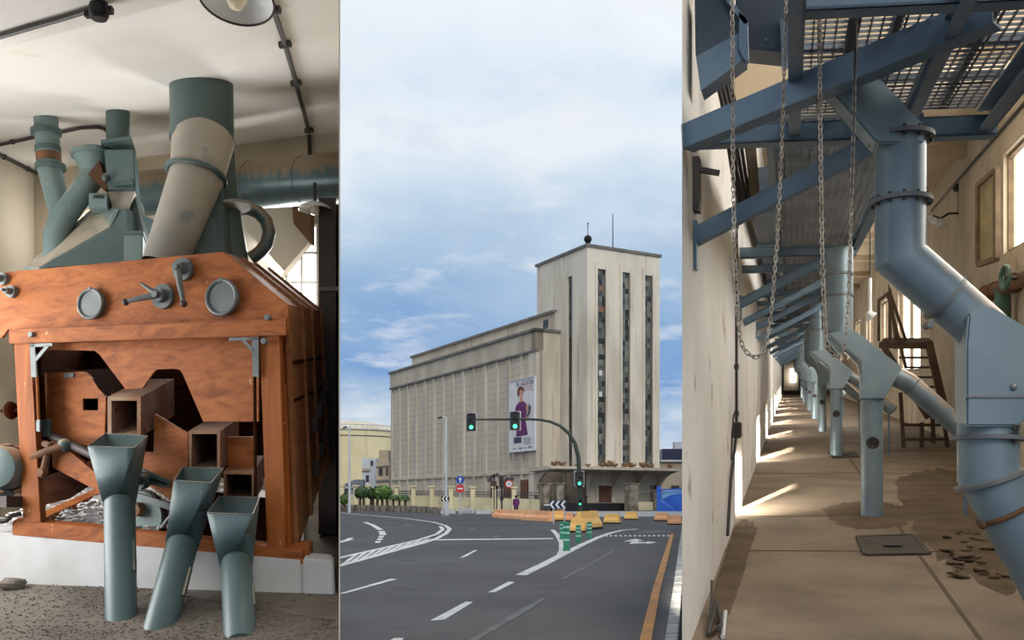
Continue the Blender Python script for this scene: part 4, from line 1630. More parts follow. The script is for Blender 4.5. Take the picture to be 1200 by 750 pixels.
# ---- conduits, cables, lamps on the ceiling
def wire(pts, r, label, m=None, surf=CE, drop=.02, name='conduit', cat='conduit'):
    mb = MB()
    g = [surf(x, y) - Z * drop for x, y in pts]
    mb.tube(g, r, 8)
    for k in range(len(g) - 1):
        if (g[k + 1] - g[k]).length > .5:
            c = g[k].lerp(g[k + 1], .5)
            mb.cyl(c, (g[k + 1] - g[k]), r * 1.4, .025, 10)
    return tag(mb.build(name, m or M['cable'], smooth=35), label, cat)


wire([(-10, 169), (40, 158), (95, 147), (115, 146), (122, 148), (127, 153), (129, 160)], .014, 'thin conduit across the ceiling bending down at the square hopper pipe', M['steeldk'])
wire([(-10, 174), (18, 188), (46, 202)], .018, 'dark cable at the top of the side wall on the far left')
wire([(-10, 41), (40, 26), (75, 16), (106, 6)], .014, 'dark conduit on the ceiling beam running to the black junction box', None, CB_)
mb = MB()
c = CB_(116, 3) - Z * .045
mb.lathe(c, [(0, -.035), (.035, -.033), (.045, -.012), (.045, .02), (.03, .08), (0, .05)], n=20)
mb.box(c + LL * .06, .03, .03, .03)
mb.box(c - LL * .06, .03, .03, .03)
tag(mb.build('junction_box', M['black']), 'round black junction box on the ceiling beam at top left', 'junction box')
mb = MB()
g = [CE(x, y) - Z * .02 for x, y in ((314, -12), (321, 8), (334, 48), (347, 94), (360, 144), (362, 150))]
g.append(BW(362, 155, -.03)); g.append(BW(363, 184, -.03))
mb.tube(g, .016, 8)
for k in (1, 2, 3, 5, 6):
    mb.cyl(g[k], LL, .022, .07, 8)
tag(mb.build('conduit', M['cable']), 'dark conduit down the right side of the ceiling and back wall', 'conduit')
# pendant lamp at the top
dl_ = 4.85
c = P(277, 0, dl_)
R = 43 / F * dl_
lamp = thing('ceiling_lamp', 'round white enamel ceiling lamp with bare bulb, cut by the top edge', 'lamp', c)
tilt = (Z + Y * .22 + X * .05).normalized()
mb = MB()
mb.lathe(c, [(R, -.0), (R * 1.02, .008), (R * .9, .05), (R * .55, .11), (R * .25, .15), (R * .2, .2)], tilt, 40)
mb.build('lamp_shade', M['enamel'], lamp, solid=.004)
mb = MB(); mb.ring(c, tilt, R * 1.01, .006, 40, 6); mb.build('rim', M['steeldk'], lamp)
mb = MB()
mb.lathe(c + tilt * .06, [(0, -.105), (.035, -.095), (.052, -.06), (.045, -.01), (.03, .05)], tilt, 20)
mb.build('bulb', M['bulb'], lamp)
mb = MB(); mb.tube([c + tilt * .19, Vector((c.x, c.y, ceil_z(c)))], .02, 10); mb.build('stem', M['steeldk'], lamp)
# far lamp below the large pipe
dl_ = 7.2
c = P(369, 246, dl_)
R = 19 / F * dl_
lamp = thing('ceiling_lamp', 'small white dish lamp hanging beneath the horizontal pipe', 'lamp', c)
mb = MB(); mb.lathe(c, [(R, 0), (R * .9, .022), (R * .4, .05), (R * .15, .06)], Z, 32); mb.build('lamp_shade', M['enamel'], lamp, solid=.004)
mb = MB(); mb.lathe(c, [(0, -.04), (.03, -.03), (.035, 0), (.02, .03)], Z, 16); mb.build('bulb', M['bulb'], lamp)
mb = MB(); mb.tube([c + Z * .055, c + Z * .2], .012, 8); mb.build('stem', M['steeldk'], lamp)

# ---- concrete plinth
pl = MB()
OFFP = -.06
pts = [(-25, 622), (354, 654), (355, 718), (-25, 652)]
pf = [Q(x, y, OFFP) for x, y in pts]
for i in (2, 3):
    pf[i].z = min(pf[i].z, floor_z(pf[i])) - .02
pb4 = [p + (DL if i in (0, 3) else Vector((-.2, 1, DL.z))) * 2.3 for i, p in enumerate(pf)]
pl.loft([pf, pb4], True, True)
pr_ = [Q(x, y, OFFP) for x, y in [(354, 654), (391, 657), (394, 726), (355, 719)]]
pr_[3] = Vector(pf[2])
pr_[2].z = min(pr_[2].z, floor_z(pr_[2])) - .02
pl.loft([pr_, [pr_[0] + DL * .16, pr_[1] + Vector((rayL.x - .004, 1, DL.z)) * .16, pr_[2] + Vector((rayL.x - .004, 1, DL.z)) * .16, pr_[3] + DL * .16]], True, True)
plinth = struct(pl.build('plinth', M['plinth'], smooth=0, bevel=.012), 'white concrete plinth under the machine')

# ---- the wooden separator
mc = thing('grain_separator', 'large orange wooden grain cleaning machine standing on a white plinth', 'machine', Q(180, 640, .5))
# hood board (front), side slope
hood = [(-30, 322), (60, 314), (262, 295), (338, 357), (338, 374), (10, 386), (2, 396), (-30, 398)]
mb = flat(hood, 0.02, .04); mb.build('hood_board', M['wood'], mc, smooth=0, bevel=.003)
HD = 1.5
mb = MB()
hb = [Q(x, y, .06) for x, y in hood[:5]]
for i in range(1, 4):
    mb.prism([hb[i], hb[i + 1], hb[i + 1] - Z * .02 - LL * .01, hb[i] - Z * .03], DL * (HD - .03))
mb.build('hood_roof', M['woodside'], mc, smooth=0)
# ribs across the sloping side and the boarded right side
mb = MB()
e = [Q(338, 357, .06), Q(338, 374, .06), Q(350, 640, .06)]
bb0 = e[0] + DL * (HD - .03)
bb1 = P(384, 545, (e[2] + DL * (HD - .03)).y)
mb.loft([[e[0], e[2], e[2] - LL * .03, e[0] - LL * .03], [bb0, bb1, bb1 - LL * .03, bb0 - LL * .03]], True, True)
side = mb.build('side_panel', M['woodside'], mc, smooth=0)
for f in (.33, .62, .97):
    mb = MB()
    a0 = [hb[2] + DL * HD * f, hb[3] + DL * HD * f, e[2].lerp(bb1, f)]
    a0 = [p + LL * .012 for p in a0]
    mb.beam(a0[0] + Z * .0, a0[1] + Z * .0, .02, .012, DLn)
    mb.beam(a0[1] + Z * .01, a0[2], .02, .035, DLn)
    mb.build('side_batten', M['woodside'], side, smooth=0)
for z_ in (425, 470, 520, 575):
    mb = MB()
    a = hit(345, z_, e[0] + LL * .004, DL, Z)
    q = Q(342, z_, .06) + LL * .004
    mb.beam(q + DL * .05, q + DL * (HD - .1), .012, .02)
    mb.build('board_gap', M['wooddk'], side, smooth=0)
for f, y in ((.45, 520), (.6, 505), (.75, 490), (.88, 475), (.5, 580), (.66, 560), (.82, 545)):
    q = Q(346, y, .06) + DL * HD * f + LL * .03
    mb = MB(); mb.beam(q, q + Z * .1, .04, .02, DLn); mb.build('side_latch', M['steeldk'], side, smooth=0, bevel=.004)
# back and inner boards
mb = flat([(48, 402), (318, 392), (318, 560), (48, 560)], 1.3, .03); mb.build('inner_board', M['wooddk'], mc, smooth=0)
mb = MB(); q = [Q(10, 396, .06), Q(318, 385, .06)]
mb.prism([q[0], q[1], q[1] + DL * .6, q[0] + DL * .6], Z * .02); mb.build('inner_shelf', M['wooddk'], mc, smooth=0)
mb = flat([(318, 392), (336, 392), (345, 640), (325, 640)], .08, .03); mb.build('corner_board', M['woodv'], mc, smooth=0)
# top rail, posts, sill
mb = flat([(10, 386), (336, 373), (336, 393), (10, 403)], -.07, .09); mb.build('top_rail', M['wood'], mc, smooth=0, bevel=.006)
mb = flat([(16, 402), (36, 401), (48, 612), (27, 613)], -.05, .09); mb.build('post', M['woodv'], mc, smooth=0, bevel=.005)
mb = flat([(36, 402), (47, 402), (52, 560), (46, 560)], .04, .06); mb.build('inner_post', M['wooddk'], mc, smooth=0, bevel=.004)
mb = flat([(304, 394), (328, 393), (336, 648), (313, 646)], -.05, .09); mb.build('post', M['woodv'], mc, smooth=0, bevel=.005)
mb = flat([(330, 450), (334, 450), (341, 642), (337, 642)], -.0, .04); mb.build('rail_strip', M['woodv'], mc, smooth=0)
mb = flat([(14, 610), (100, 617), (355, 645), (355, 662), (14, 627)], -.055, .12); mb.build('sill', M['wood'], mc, smooth=0, bevel=.006)
mb = MB()
q0 = Q(352, 650, .0)
mb.beam(q0, q0 + DL * .16, .1, .1); mb.build('sill_return', M['wood'], mc, smooth=0)
mb = MB(); q1 = Q(30, 622, .06); mb.beam(q1, q1 + DL * (HD - .1), .1, .1)
mb.build('sill_return', M['wood'], mc, smooth=0)
mb = MB(); e = [Q(14, 398, .06), Q(44, 560, .06)]
mb.prism([e[0], e[1], e[1] + LL * .03, e[0] + LL * .03], DL * (HD - .1)); mb.build('left_side_panel', M['wooddk'], mc, smooth=0)
# upper front board with its cut-outs
brd = [(46, 403), (303, 394), (303, 494), (238, 494), (214, 438), (210, 433), (203, 432), (184, 433), (180, 436), (167, 455), (147, 456), (117, 416), (111, 411), (60, 410), (46, 413)]
mb = flat(brd, .03, .035); mb.build('front_board', M['wood'], mc, smooth=0)
# lower tray side with square peep hole
mb = MB()
for poly in ([(50, 437), (97, 435.5), (97, 521), (50, 506)], [(97, 435.5), (100, 436), (106, 441), (115, 455), (115, 467), (97, 467)], [(97, 481), (115, 481), (115, 523), (104, 523), (97, 521)], [(115, 455), (124, 465), (122, 522), (115, 523)]):
    flat(poly, .13, .03, mb)
mb.build('tray_side', M['wood'], mc, smooth=0)
mb = MB()
a, b = [(100, 435.5), (106, 441), (124, 465)], None
pp = [Q(x, y, .14) for x, y in [(50, 436.5), (99, 435), (106, 440.5), (126, 467)]]
for i in range(3):
    mb.prism([pp[i], pp[i + 1], pp[i + 1] - Z * .02, pp[i] - Z * .02], DL * .45)
mb.build('tray_top', M['wooddk'], mc, smooth=0)
mb = flat([(97, 467), (115, 467), (115, 481), (97, 481)], .3, .02); mb.build('peep_hole_shade', M['dark'], mc, smooth=0)  # dark sheet set behind the opening to stand for the shade inside
for pts in ([(75, 437.5), (86, 437), (86, 442), (75, 442.5)],):
    mb = flat(pts, .12, .012); mb.build('maker_plate', M['greymetal'], mc, smooth=0)
# sloping wooden trough boards
mb = flat([(60, 517), (70, 519), (126, 566), (126, 583), (108, 572), (62, 548)], .02, .05); mb.build('trough_board', M['wood'], mc, smooth=0)
mb = flat([(181, 485), (220, 508), (220, 552), (200, 586), (160, 560), (165, 530), (180, 530)], .10, .035); mb.build('trough_board', M['wood'], mc, smooth=0)
mb = flat([(266, 512), (298, 512), (298, 553), (268, 556)], .12, .03); mb.build('rear_board', M['wood'], mc, smooth=0)
mb = flat([(180, 585), (205, 590), (225, 640), (165, 632)], .12, .03); mb.build('lower_board', M['wood'], mc, smooth=0)
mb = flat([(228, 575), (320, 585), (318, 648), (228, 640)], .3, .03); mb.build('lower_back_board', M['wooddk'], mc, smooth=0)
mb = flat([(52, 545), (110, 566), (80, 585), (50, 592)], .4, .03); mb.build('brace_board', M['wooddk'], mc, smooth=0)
# square wooden spouts, open towards the viewer
def spout(fr, back, off, wallp):
    x0, y0, x1, y1 = fr
    mb = MB()
    o = [Q(x0, y0, off), Q(x1, y0, off), Q(x1, y1, off), Q(x0, y1, off)]
    i_ = [Q(x0 + wallp, y0 + wallp, off), Q(x1 - wallp, y0 + wallp, off), Q(x1 - wallp, y1 - wallp * .6, off), Q(x0 + wallp, y1 - wallp * .6, off)]
    v = Q(*back, off + .55) - o[0]
    rings = [[p + v for p in i_], i_, o, [p + v for p in o]]
    mb.loft(rings)
    b = len(mb.v)
    mb.v += [p + v for p in i_]
    mb.f.append([b, b + 1, b + 2, b + 3])
    return mb


mb = spout((126, 465, 165, 512), (168, 444), -.02, 4.5); s1 = mb.build('wooden_spout', M['ductwood'], mc, smooth=0)
mb = spout((221, 505, 258, 552), (246, 490), -.02, 3.6); s2_ = mb.build('wooden_spout', M['ductwood'], mc, smooth=0)
mb = spout((262, 553, 298, 590), (276, 534), -.02, 3.0); s3_ = mb.build('wooden_spout', M['ductwood'], mc, smooth=0)
# round inspection covers
for x, y, r in ((108, 356.5, 18.5), (261.5, 349, 22)):
    c = Q(x, y, .0)
    R = r / F * c.y
    mb = MB(); mb.cyl(c, FN, R * .94, .03, 40)
    o = mb.build('inspection_cover', M['greymetal'], mc)
    mb = MB(); mb.ring(c + FN * .016, FN, R * .9, R * .11, 40, 8); mb.cyl(c + FN * .02 + Z * R * .93, FN, .012, .02, 8); mb.build('cover_rim', M['greymetal'], o)
# small bosses and knobs
for x, y, r in ((13.5, 342, 7.2), (3, 327, 7.5)):
    c = Q(x, y, .0)
    R = r / F * c.y
    mb = MB(); mb.cyl(c, FN, R, .03, 24); mb.cyl(c + FN * .03, FN, R * .55, .05, 20); mb.cyl(c + FN * .06, FN, R * .25, .05, 12); mb.build('shaft_boss', M['greymetal'], mc)
# hand levers on round plates
def lever(cx, cy, r, ex, ey, extra=None):
    c = Q(cx, cy, .0)
    R = r / F * c.y
    mb = MB(); mb.cyl(c, FN, R, .025, 30)
    pl_ = mb.build('lever_plate', M['greymetal'], mc)
    mb = MB(); mb.cyl(c + FN * .03, FN, R * .55, .05, 20); mb.cyl(c + FN * .06, FN, R * .28, .05, 12); mb.build('hub', M['greymetal'], pl_)
    e_ = hit(ex, ey, c + FN * .06, LL, Z)
    mb = MB(); mb.tube([c + FN * .05, c.lerp(e_, .45) + FN * .05, e_ + FN * .03], [.022, .018, .012], 10); mb.build('lever_arm', M['greymetal'], pl_)
    mb = MB(); mb.sphere(e_ + FN * .03, .022, 12); mb.build('lever_grip', M['steeldk'], pl_)
    if extra:
        x_ = hit(extra[0], extra[1], c + FN * .05, LL, Z)
        mb = MB(); mb.tube([c + FN * .05, x_ + FN * .03], [.02, .008], 8); mb.build('pointer', M['greymetal'], pl_)


lever(191, 347.5, 14.5, 151, 355, (169, 333))
lever(214.5, 315.5, 13.5, 219, 357)
# angle brackets
mb = MB()
for poly in ([(35, 403), (61, 402), (61, 405.5), (35, 407)], [(35, 403), (40.5, 403), (42.5, 442), (36.5, 442)], [(41, 419), (54, 404), (58, 405), (42, 424)]):
    flat(poly, -.075, .02, mb)
mb.build('corner_bracket', M['greymetal'], mc, smooth=0)
mb = MB()
for poly in ([(268, 396), (303, 394.5), (303, 398), (268, 399.5)], [(295, 395), (303, 395), (303, 442), (296, 441)], [(283, 399), (287, 398), (298, 410), (297, 414)]):
    flat(poly, -.075, .02, mb)
mb.build('corner_bracket', M['greymetal'], mc, smooth=0)
for x, y in ((37, 392), (310, 400), (314, 372)):
    c = Q(x, y, -.085); mb = MB(); mb.cyl(c, FN, .018, .03, 8); mb.build('bolt', M['greymetal'], mc)
for (x0, y0, x1, y1) in ((43.5, 440, 45.5, 496), (298.5, 436, 299.5, 600)):
    mb = MB(); mb.tube([Q(x0, y0, -.03), Q(x1, y1, -.03)], .010, 8); mb.build('hanger_rod', M['wood'] if x0 < 100 else M['wooddk'], mc)
mb = flat([(42, 492), (47, 492), (47, 506), (42, 506)], -.05, .03); mb.build('rod_clamp', M['greymetal'], mc, smooth=0, bevel=.004)
mb = flat([(49, 492), (59, 491), (59, 512), (49, 512)], .03, .03); mb.build('rod_clamp', M['tealdk'], mc, smooth=0, bevel=.004)
# shaft, eccentric clamps and slotted links
mb = MB(); mb.tube([Q(62, 512, .06), Q(104, 531, .0), Q(122, 540, -.02)], .03, 14); mb.build('drive_shaft', M['steeldk'], mc)
mb = MB(); mb.sphere(Q(76, 522, .0), .045, 14); mb.build('shaft_collar', M['tealdk'], mc)
mb = MB(); mb.tube([Q(52, 520, -.02), Q(58, 522, -.04), Q(50, 556, -.03), Q(44, 558, -.02)], .022, 10); mb.tube([Q(38, 536, -.03), Q(58, 528, -.05), Q(74, 523, -.02)], .025, 10); mb.cyl(Q(50, 553, -.06), FN, .025, .05, 12); mb.build('eccentric_clamp', M['rust'], mc)
mb = flat([(40, 535), (48, 530), (56, 535), (52, 562), (44, 562)], -.01, .05); mb.build('bearing_block', M['tealdk'], mc, smooth=0, bevel=.008)
mb = flat([(156, 552), (166, 549), (199, 563), (199, 571), (192, 571), (160, 566)], .02, .03); mb.build('slotted_link', M['tealdk'], mc, smooth=0, bevel=.004)
mb = flat([(172, 559), (196, 566), (195, 569), (172, 562.5)], .012, .01); mb.build('slot', M['black'], mc, smooth=0)
mb = MB(); c = Q(165, 563, .0); mb.cyl(c, FN, .055, .05, 20); mb.cyl(c + FN * .04, FN, .028, .05, 6); mb.build('adjusting_nut', M['tealdk'], mc)
mb = flat([(158, 577), (200, 590), (208, 586), (208, 595), (199, 598), (158, 584)], .02, .02); mb.build('link_bar', M['greymetal'], mc, smooth=0)
c = Q(168, 606, .10); R = 30 / F * c.y
mb = MB(); mb.cyl(c, FN, R, .07, 44); pu = mb.build('pulley', M['teal'], mc)
mb = MB(); mb.ring(c, FN, R, .014, 44, 8); mb.build('belt', M['black'], pu)
mb = MB(); mb.cyl(c + FN * .05 + Z * .05, FN, R * .28, .08, 20); mb.build('pulley_hub', M['ductwood'], pu)
mb = MB(); mb.tube([Q(190, 618, .0), Q(196, 610, .0), Q(206, 598, .0), Q(214, 580, .0)], .014, 8); mb.build('curved_rod', M['greymetal'], mc)
# handwheel on the left edge
c = Q(13, 481, .02)
mb = MB(); mb.lathe(c, [(.0, -.02), (.05, -.02), (.06, -.0), (.05, .02), (0, .02)], LL, 20); mb.tube([c - LL * .08, c + LL * .2], .012, 8); mb.build('side_knob', M['wooddk'], mc)

# ---- motor drum at the far left
c = Q(-2, 548, -.12)
R = 26 / F * c.y
mt = thing('drum_motor', 'round grey motor drum at the left edge beside the machine leg', 'motor', Vector((c.x, c.y, c.z - R)))
ax = (FN + LL * .25).normalized()
mb = MB(); mb.lathe(c, [(0, .05), (R * .5, .05), (R * .9, .03), (R, 0), (R, -.22), (R * .95, -.3), (0, -.3)], ax, 40); mb.build('housing', M['teal'], mt)
mb = MB(); mb.lathe(c - ax * .12, [(R * 1.08, .02), (R * 1.12, .0), (R * 1.12, -.1), (R * 1.08, -.12)], ax, 40); mb.build('guard_band', M['ductwood'], mt, solid=.01)
mb = MB(); q = Q(-4, 588, -.1); mb.beam(q - LL * .2, q + LL * .16, .16, .07); mb.beam(Q(-20, 598, -.1), Q(14, 576, -.0), .04, .05); mb.build('motor_foot', M['steeldk'], mt, smooth=0)
mb = MB(); mb.tube([Q(-12, 612, -.1), Q(8, 610, -.1), Q(14, 604, -.1), Q(24, 602, -.08)], .014, 8); tag(mb.build('drive_cable', M['black']), 'black cable on the plinth below the motor drum', 'cable')

# ---- three sheet-metal discharge spouts
def chute(fr, bk, neck, foot, rn, label, seam=None):
    """fr/bk: (x0,y0,x1,y1) front and back lips; neck (x,y), foot (x,y), rn neck radius px"""
    o1, o2 = -.34, -.06
    a, b = Q(fr[0], fr[1], o1), Q(fr[2], fr[3], o1)
    d_, c_ = Q(bk[0], bk[1], o2), Q(bk[2], bk[3], o2)
    nk = Q(neck[0], neck[1], -.25)
    r = rn / F * nk.y
    ft = FLR(*foot)
    ft2 = Vector((ft.x, ft.y, ft.z - .02))
    ax_ = (nk - ft2).normalized()
    lip = (a + b + c_ + d_) / 4
    root = thing('discharge_chute', label, 'chute', ft, 'metal discharge chutes')
    n = 24
    ref = a + (b - a) * 0 - (a + b + c_ + d_) / 4
    top = rect_ring(a, b, c_, d_, n)
    up = (lip - nk).normalized()
    circ = circ_ring(nk, ax_, r, ref, n)
    # match winding
    if (circ[1] - circ[0]).dot(top[1] - top[0]) < 0:
        circ = [circ[0]] + circ[:0:-1]
    drop = Z * .10
    low = [Vector(p) for p in top]
    mid = [t.lerp(q, .55) for t, q in zip(top, circ)]
    mb = MB()
    mb.loft([top, mid, circ])
    fn = mb.build('funnel', M['chute'], root, smooth=28, solid=.006)
    mb = MB()
    mb.tube([nk, ft2 - ax_ * .12], [r, r * .94], n)
    tb_ = mb.build('pipe', M['chute'], root)
    mb = MB()
    mb.cyl(nk, ax_, r * 1.015, .012, n)
    mb.build('seam', M['tealdk'], root)
    mb = MB()
    q = nk.lerp(ft2, .45) + LL * r
    mb.beam(q + ax_ * .1, q - ax_ * .12, .02, .03, LL)
    mb.build('clip', M['tealdk'], root, smooth=0)
    mb = MB()
    for p, q in ((a, b), (b, c_), (c_, d_), (d_, a)):
        mb.tube([p, q], .004, 8)
    mb.build('lip', M['tealdk'], root)


chute((103, 523, 157, 525), (124, 508, 173, 511), (140, 590), (142, 722), 17.5, 'straight teal metal chute standing under the left wooden spout')
chute((204, 563, 247, 566), (214, 548, 262, 549), (213, 640), (188, 730), 18, 'leaning teal metal chute, middle one of the three')
chute((243, 601, 296, 603), (257, 582, 304, 583), (277, 662), (281, 737), 18, 'shortest teal metal chute on the right, under the low spout')

# ---- pipes above the machine
def pr(px, d):
    return px / F * d


pa = thing('round_pipe', 'narrow flanged pipe from the ceiling at far left, bending behind the hood', 'pipe', P(75, 300, 7.55))
dA = 7.55
top = CE(53, 138)
dA = top.y
pts = [top + Z * .05, P(58, 198, dA), P(76, 268, dA - .05), P(82, 300, dA - .08)]
mb = MB(); mb.tube(pts, [pr(13.5, dA)] * 2 + [pr(12.5, dA)] * 2, 26); mb.build('pipe_wall', M['teal'], pa)
for (x, y, r_) in ((54, 155, 17), (56, 175, 14.5), (59, 196, 17)):
    mb = MB(); c = P(x, y, dA); mb.cyl(c, (pts[0] - pts[1]), pr(r_, dA), .035, 28); mb.build('flange', M['tealdk'], pa)
mb = MB(); c = P(57, 185, dA); mb.cyl(c, (pts[0] - pts[1]), pr(13.9, dA), .06, 28); mb.build('paint_band', M['rust'], pa)

dC = 7.25
pcn = thing('angled_pipe', 'wide angled pipe with a funnel mouth left of the square hopper', 'pipe', P(66, 305, dC))
mb = MB(); mb.tube([P(113, 200, dC + .1), P(72, 258, dC), P(66, 276, dC), P(66, 310, dC)], pr(14, dC), 26); mb.build('pipe_wall', M['teal'], pcn)
mb = MB(); mb.tube([P(108, 180, dC + .12), P(112, 206, dC + .1)], [pr(22, dC), pr(14, dC)], 26); mb.cyl(P(108, 181, dC + .12), Vector((-.1, 0, 1)), pr(24, dC), .03, 28); mb.build('funnel_mouth', M['teal'], pcn)

# square hopper B
tB = CE(138, 131)
dB = tB.y
hb_ = thing('square_hopper', 'teal square hopper box hanging on a ceiling pipe with sloping duct below', 'hopper', P(130, 305, dB))
mb = MB(); mb.tube([tB + Z * .05, P(138, 172, dB)], [pr(13.5, dB), pr(12.5, dB)], 26); mb.build('inlet_pipe', M['tealdk'], hb_)


def pbox(x0, y0, x1, y1, d, dep, mb=None, x0b=None, x1b=None):
    mb = mb or MB()
    a = [P(x0, y0, d), P(x1, y0, d), P(x1 if x1b is None else x1b, y1, d), P(x0 if x0b is None else x0b, y1, d)]
    return mb.prism(a, Vector((-.27, 1, 0)) * dep)


mb = pbox(122, 175, 157, 223, dB - .12, .3, None, 126, 159); mb.build('box_body', M['chute'], hb_, smooth=0, bevel=.006)
mb = MB(); mb.box(P(139, 173, dB + .02), pr(42, dB), .34, .025, LL, Vector((-.27, 1, 0)), Z); mb.build('top_flange', M['tealdk'], hb_, smooth=0)
mb = MB(); mb.box(P(142, 224, dB + .02), pr(38, dB), .34, .025, LL, Vector((-.27, 1, 0)), Z); mb.build('bottom_flange', M['tealdk'], hb_, smooth=0)
mb = MB(); mb.sphere(P(124, 208, dB - .16), .03, 10); mb.build('inspection_knob', M['tealdk'], hb_)
mb = MB(); mb.prism([P(103, 204, dB - .14), P(116, 188, dB - .1), P(126, 221, dB - .12), P(122, 223, dB - .14)], Y * .2); mb.build('inspection_flap', M['rust'], hb_, smooth=0)
mb = pbox(104, 226, 126, 243, dB - .2, .25); mb.build('slide_box', M['teal'], hb_, smooth=0, bevel=.006)
mb = pbox(109, 228.5, 121, 232, dB - .21, .02); mb.build('slide_slot', M['black'], hb_, smooth=0)
mb = pbox(126, 224, 158, 250, dB - .1, .24, None, 134, 150); mb.build('throat', M['dusty'], hb_, smooth=0)
# sloping closed duct down to the hood
mb = MB()
f_ = [P(46, 313, dB - .45), P(128, 266, dB - .25), P(134, 248, dB - .2), P(147, 244, dB - .2), P(152, 306, dB - .35)]
mb.prism(f_, Vector((.1, .42, 0.02)))
mb.build('sloping_duct', M['chute'], hb_, smooth=0)
mb = MB()
mb.prism([P(46, 314, dB - .46), P(128, 268, dB - .26), P(139, 245, dB - .21), P(112, 241, dB + .1), P(30, 312, dB - .1)], Vector((0, 0, -.02)))
mb.build('duct_cover', M['teal'], hb_, smooth=0)  # paler teal than the front: light on the top face put into the colour
mb = MB()
mb.tube([P(150, 236, dB + .05), P(168, 308, dB - .1)], [pr(18, dB), pr(17, dB)], 4); mb.build('right_leg', M['tealdk'], hb_, smooth=0)
mb = pbox(145, 272, 167, 306, dB - .5, .3); mb.build('outlet_box', M['teal'], hb_, smooth=0, bevel=.006)
mb = pbox(144, 270, 168, 274, dB - .52, .34); mb.build('outlet_flange', M['tealdk'], hb_, smooth=0)

# big twin-legged pipe D
tD = CE(236, 100)
dD = tD.y
bd = thing('twin_leg_pipe', 'fat teal ceiling pipe that forks into a dusty front leg and dark rear leg', 'pipe', P(220, 300, dD))
rD = pr(36, dD)
mb = MB(); mb.tube([tD + Z * .08, P(237, 166, dD)], [rD, rD], 40); mb.build('drum', M['tealdk'], bd)
mb = MB(); mb.cyl(P(236.5, 163, dD), Z, rD * 1.015, .03, 40); mb.build('drum_band', M['tealdk'], bd)
mb = MB(); mb.beam(P(218, 112, dD - rD * .93), P(219, 166, dD - rD * .93), .012, .012, Y); mb.build('drum_seam', M['tealdk'], bd, smooth=0)
mb = MB()
mb.tube([P(238, 164, dD - .02), P(231, 206, dD - .15), P(191, 312, dD - .28)], [rD * .98, pr(30, dD), pr(23, dD)], 40, False)
mb.build('front_leg', M['dusty'], bd)
mb = MB(); mb.ring(P(230, 205, dD - .16), (P(232, 190, dD - .15) - P(224, 228, dD - .2)), pr(32, dD), .018, 40, 8); mb.build('leg_clamp', M['tealdk'], bd)
mb = MB()
mb.tube([P(240, 160, dD + .04), P(255, 230, dD + .12), P(268, 312, dD + .15)], [rD * .9, pr(24, dD), pr(24, dD)], 36, False)
mb.build('rear_leg', M['tealdk'], bd)
mb = MB()
mb.prism([P(236, 205, dD - .12), P(258, 200, dD - .12), P(264, 306, dD - .15), P(200, 306, dD - .2)], Y * .2)
mb.build('web_plate', M['tealdk'], bd, smooth=0)
mb = MB(); mb.cyl(P(270, 243, dD + .05), (P(255, 230, 1) - P(268, 312, 1)), pr(25, dD), .02, 30); mb.build('leg_flange', M['dusty'], bd)

# horizontal main E
dE = 8.2
me_ = thing('horizontal_pipe', 'large horizontal pipe with brown streaks on top along the back wall', 'pipe', P(280, 240, dE - .3))
eL, eR = P(148, 228, dE + .25), on_ray(7.55, 0)
eR = Vector((eR.x - .005, eR.y, H + (HY - 209) / F * 7.55))
rE = pr(27, 7.9)
mb = MB(); mb.tube([eL, eL.lerp(eR, .85)], rE, 36); mb.build('pipe_wall', M['tealrust'], me_)
mb = MB(); mb.tube([eL.lerp(eR, .85), eR], [rE, rE * 1.08], 36, False)
ex_ = (eR - eL).normalized()
for i in range(36, 72):
    p_ = mb.v[i]
    p_ += ex_ * ((rayL.x * p_.y - p_.x - .004) / (ex_.x - rayL.x * ex_.y))
mb.f.append(list(range(36, 72)))
mb.build('elbow_piece', M['tealrust'], me_)
for f in (.62, .85):
    mb = MB(); mb.cyl(eL.lerp(eR, f), eR - eL, rE * 1.02, .025, 36); mb.build('joint_band', M['tealrust'], me_)
# small curved return pipe
dF = dD + .25
mb = MB()
pts = [(276, 246), (290, 244), (303, 249), (312, 259), (315.5, 272), (312, 286), (305, 295), (294, 303)]
mb.tube([P(x, y, dF) for x, y in pts], pr(7.5, dF), 18)
cp = mb.build('curved_pipe', M['tealrust'])
tag(cp, 'thin curved teal pipe looping out behind the fat pipe', 'pipe')

# ---- sloping plaster chute, brown bracket and dark column on the right
mb = MB()
mb.prism([P(270, 238, 8.5), P(343, 238, 8.5), P(362, 284, 8.5), P(322, 330, 8.5), P(270, 380, 8.5)], DLn * .28)
struct(mb.build('trim_2', M['wallplaster'], smooth=0), 'sloping plaster soffit in front of the back window')
mb = MB()
mb.prism([P(342, 238, 8.2), P(364, 238, 8.2), P(364, 286, 8.2), P(344, 262, 8.2)], DLn * .25)
tag(mb.build('wall_bracket', M['rust'], smooth=0), 'brown triangular bracket below the horizontal pipe end', 'bracket')
dc = 7.3
a = Vector(((376 - CX) / F * dc, dc, 0))
a.z = floor_z(a)
b = Vector(((396 - CX) / F * dc, dc, 0))
b.z = floor_z(b)
colm = thing('steel_column', 'dark steel column at the right edge of the machine room', 'column', (a + b) / 2)
zt_c = zat(236, a)
w_ = (b - a).length
mb = MB()
c0 = (a + b) / 2
mb.box(Vector((c0.x, c0.y - .08, (c0.z + zt_c) / 2)), w_, .015, zt_c - c0.z)
mb.box(Vector((c0.x, c0.y + .08, (c0.z + zt_c) / 2)), w_, .015, zt_c - c0.z)
mb.box(Vector((c0.x, c0.y, (c0.z + zt_c) / 2)), .015, .16, zt_c - c0.z)
mb.build('shaft', M['steeldk'], colm, smooth=0)
mb = MB()
for x in (377, 394):
    mb.cyl(P(x, 339, dc - .09), Y, .018, .03, 8)
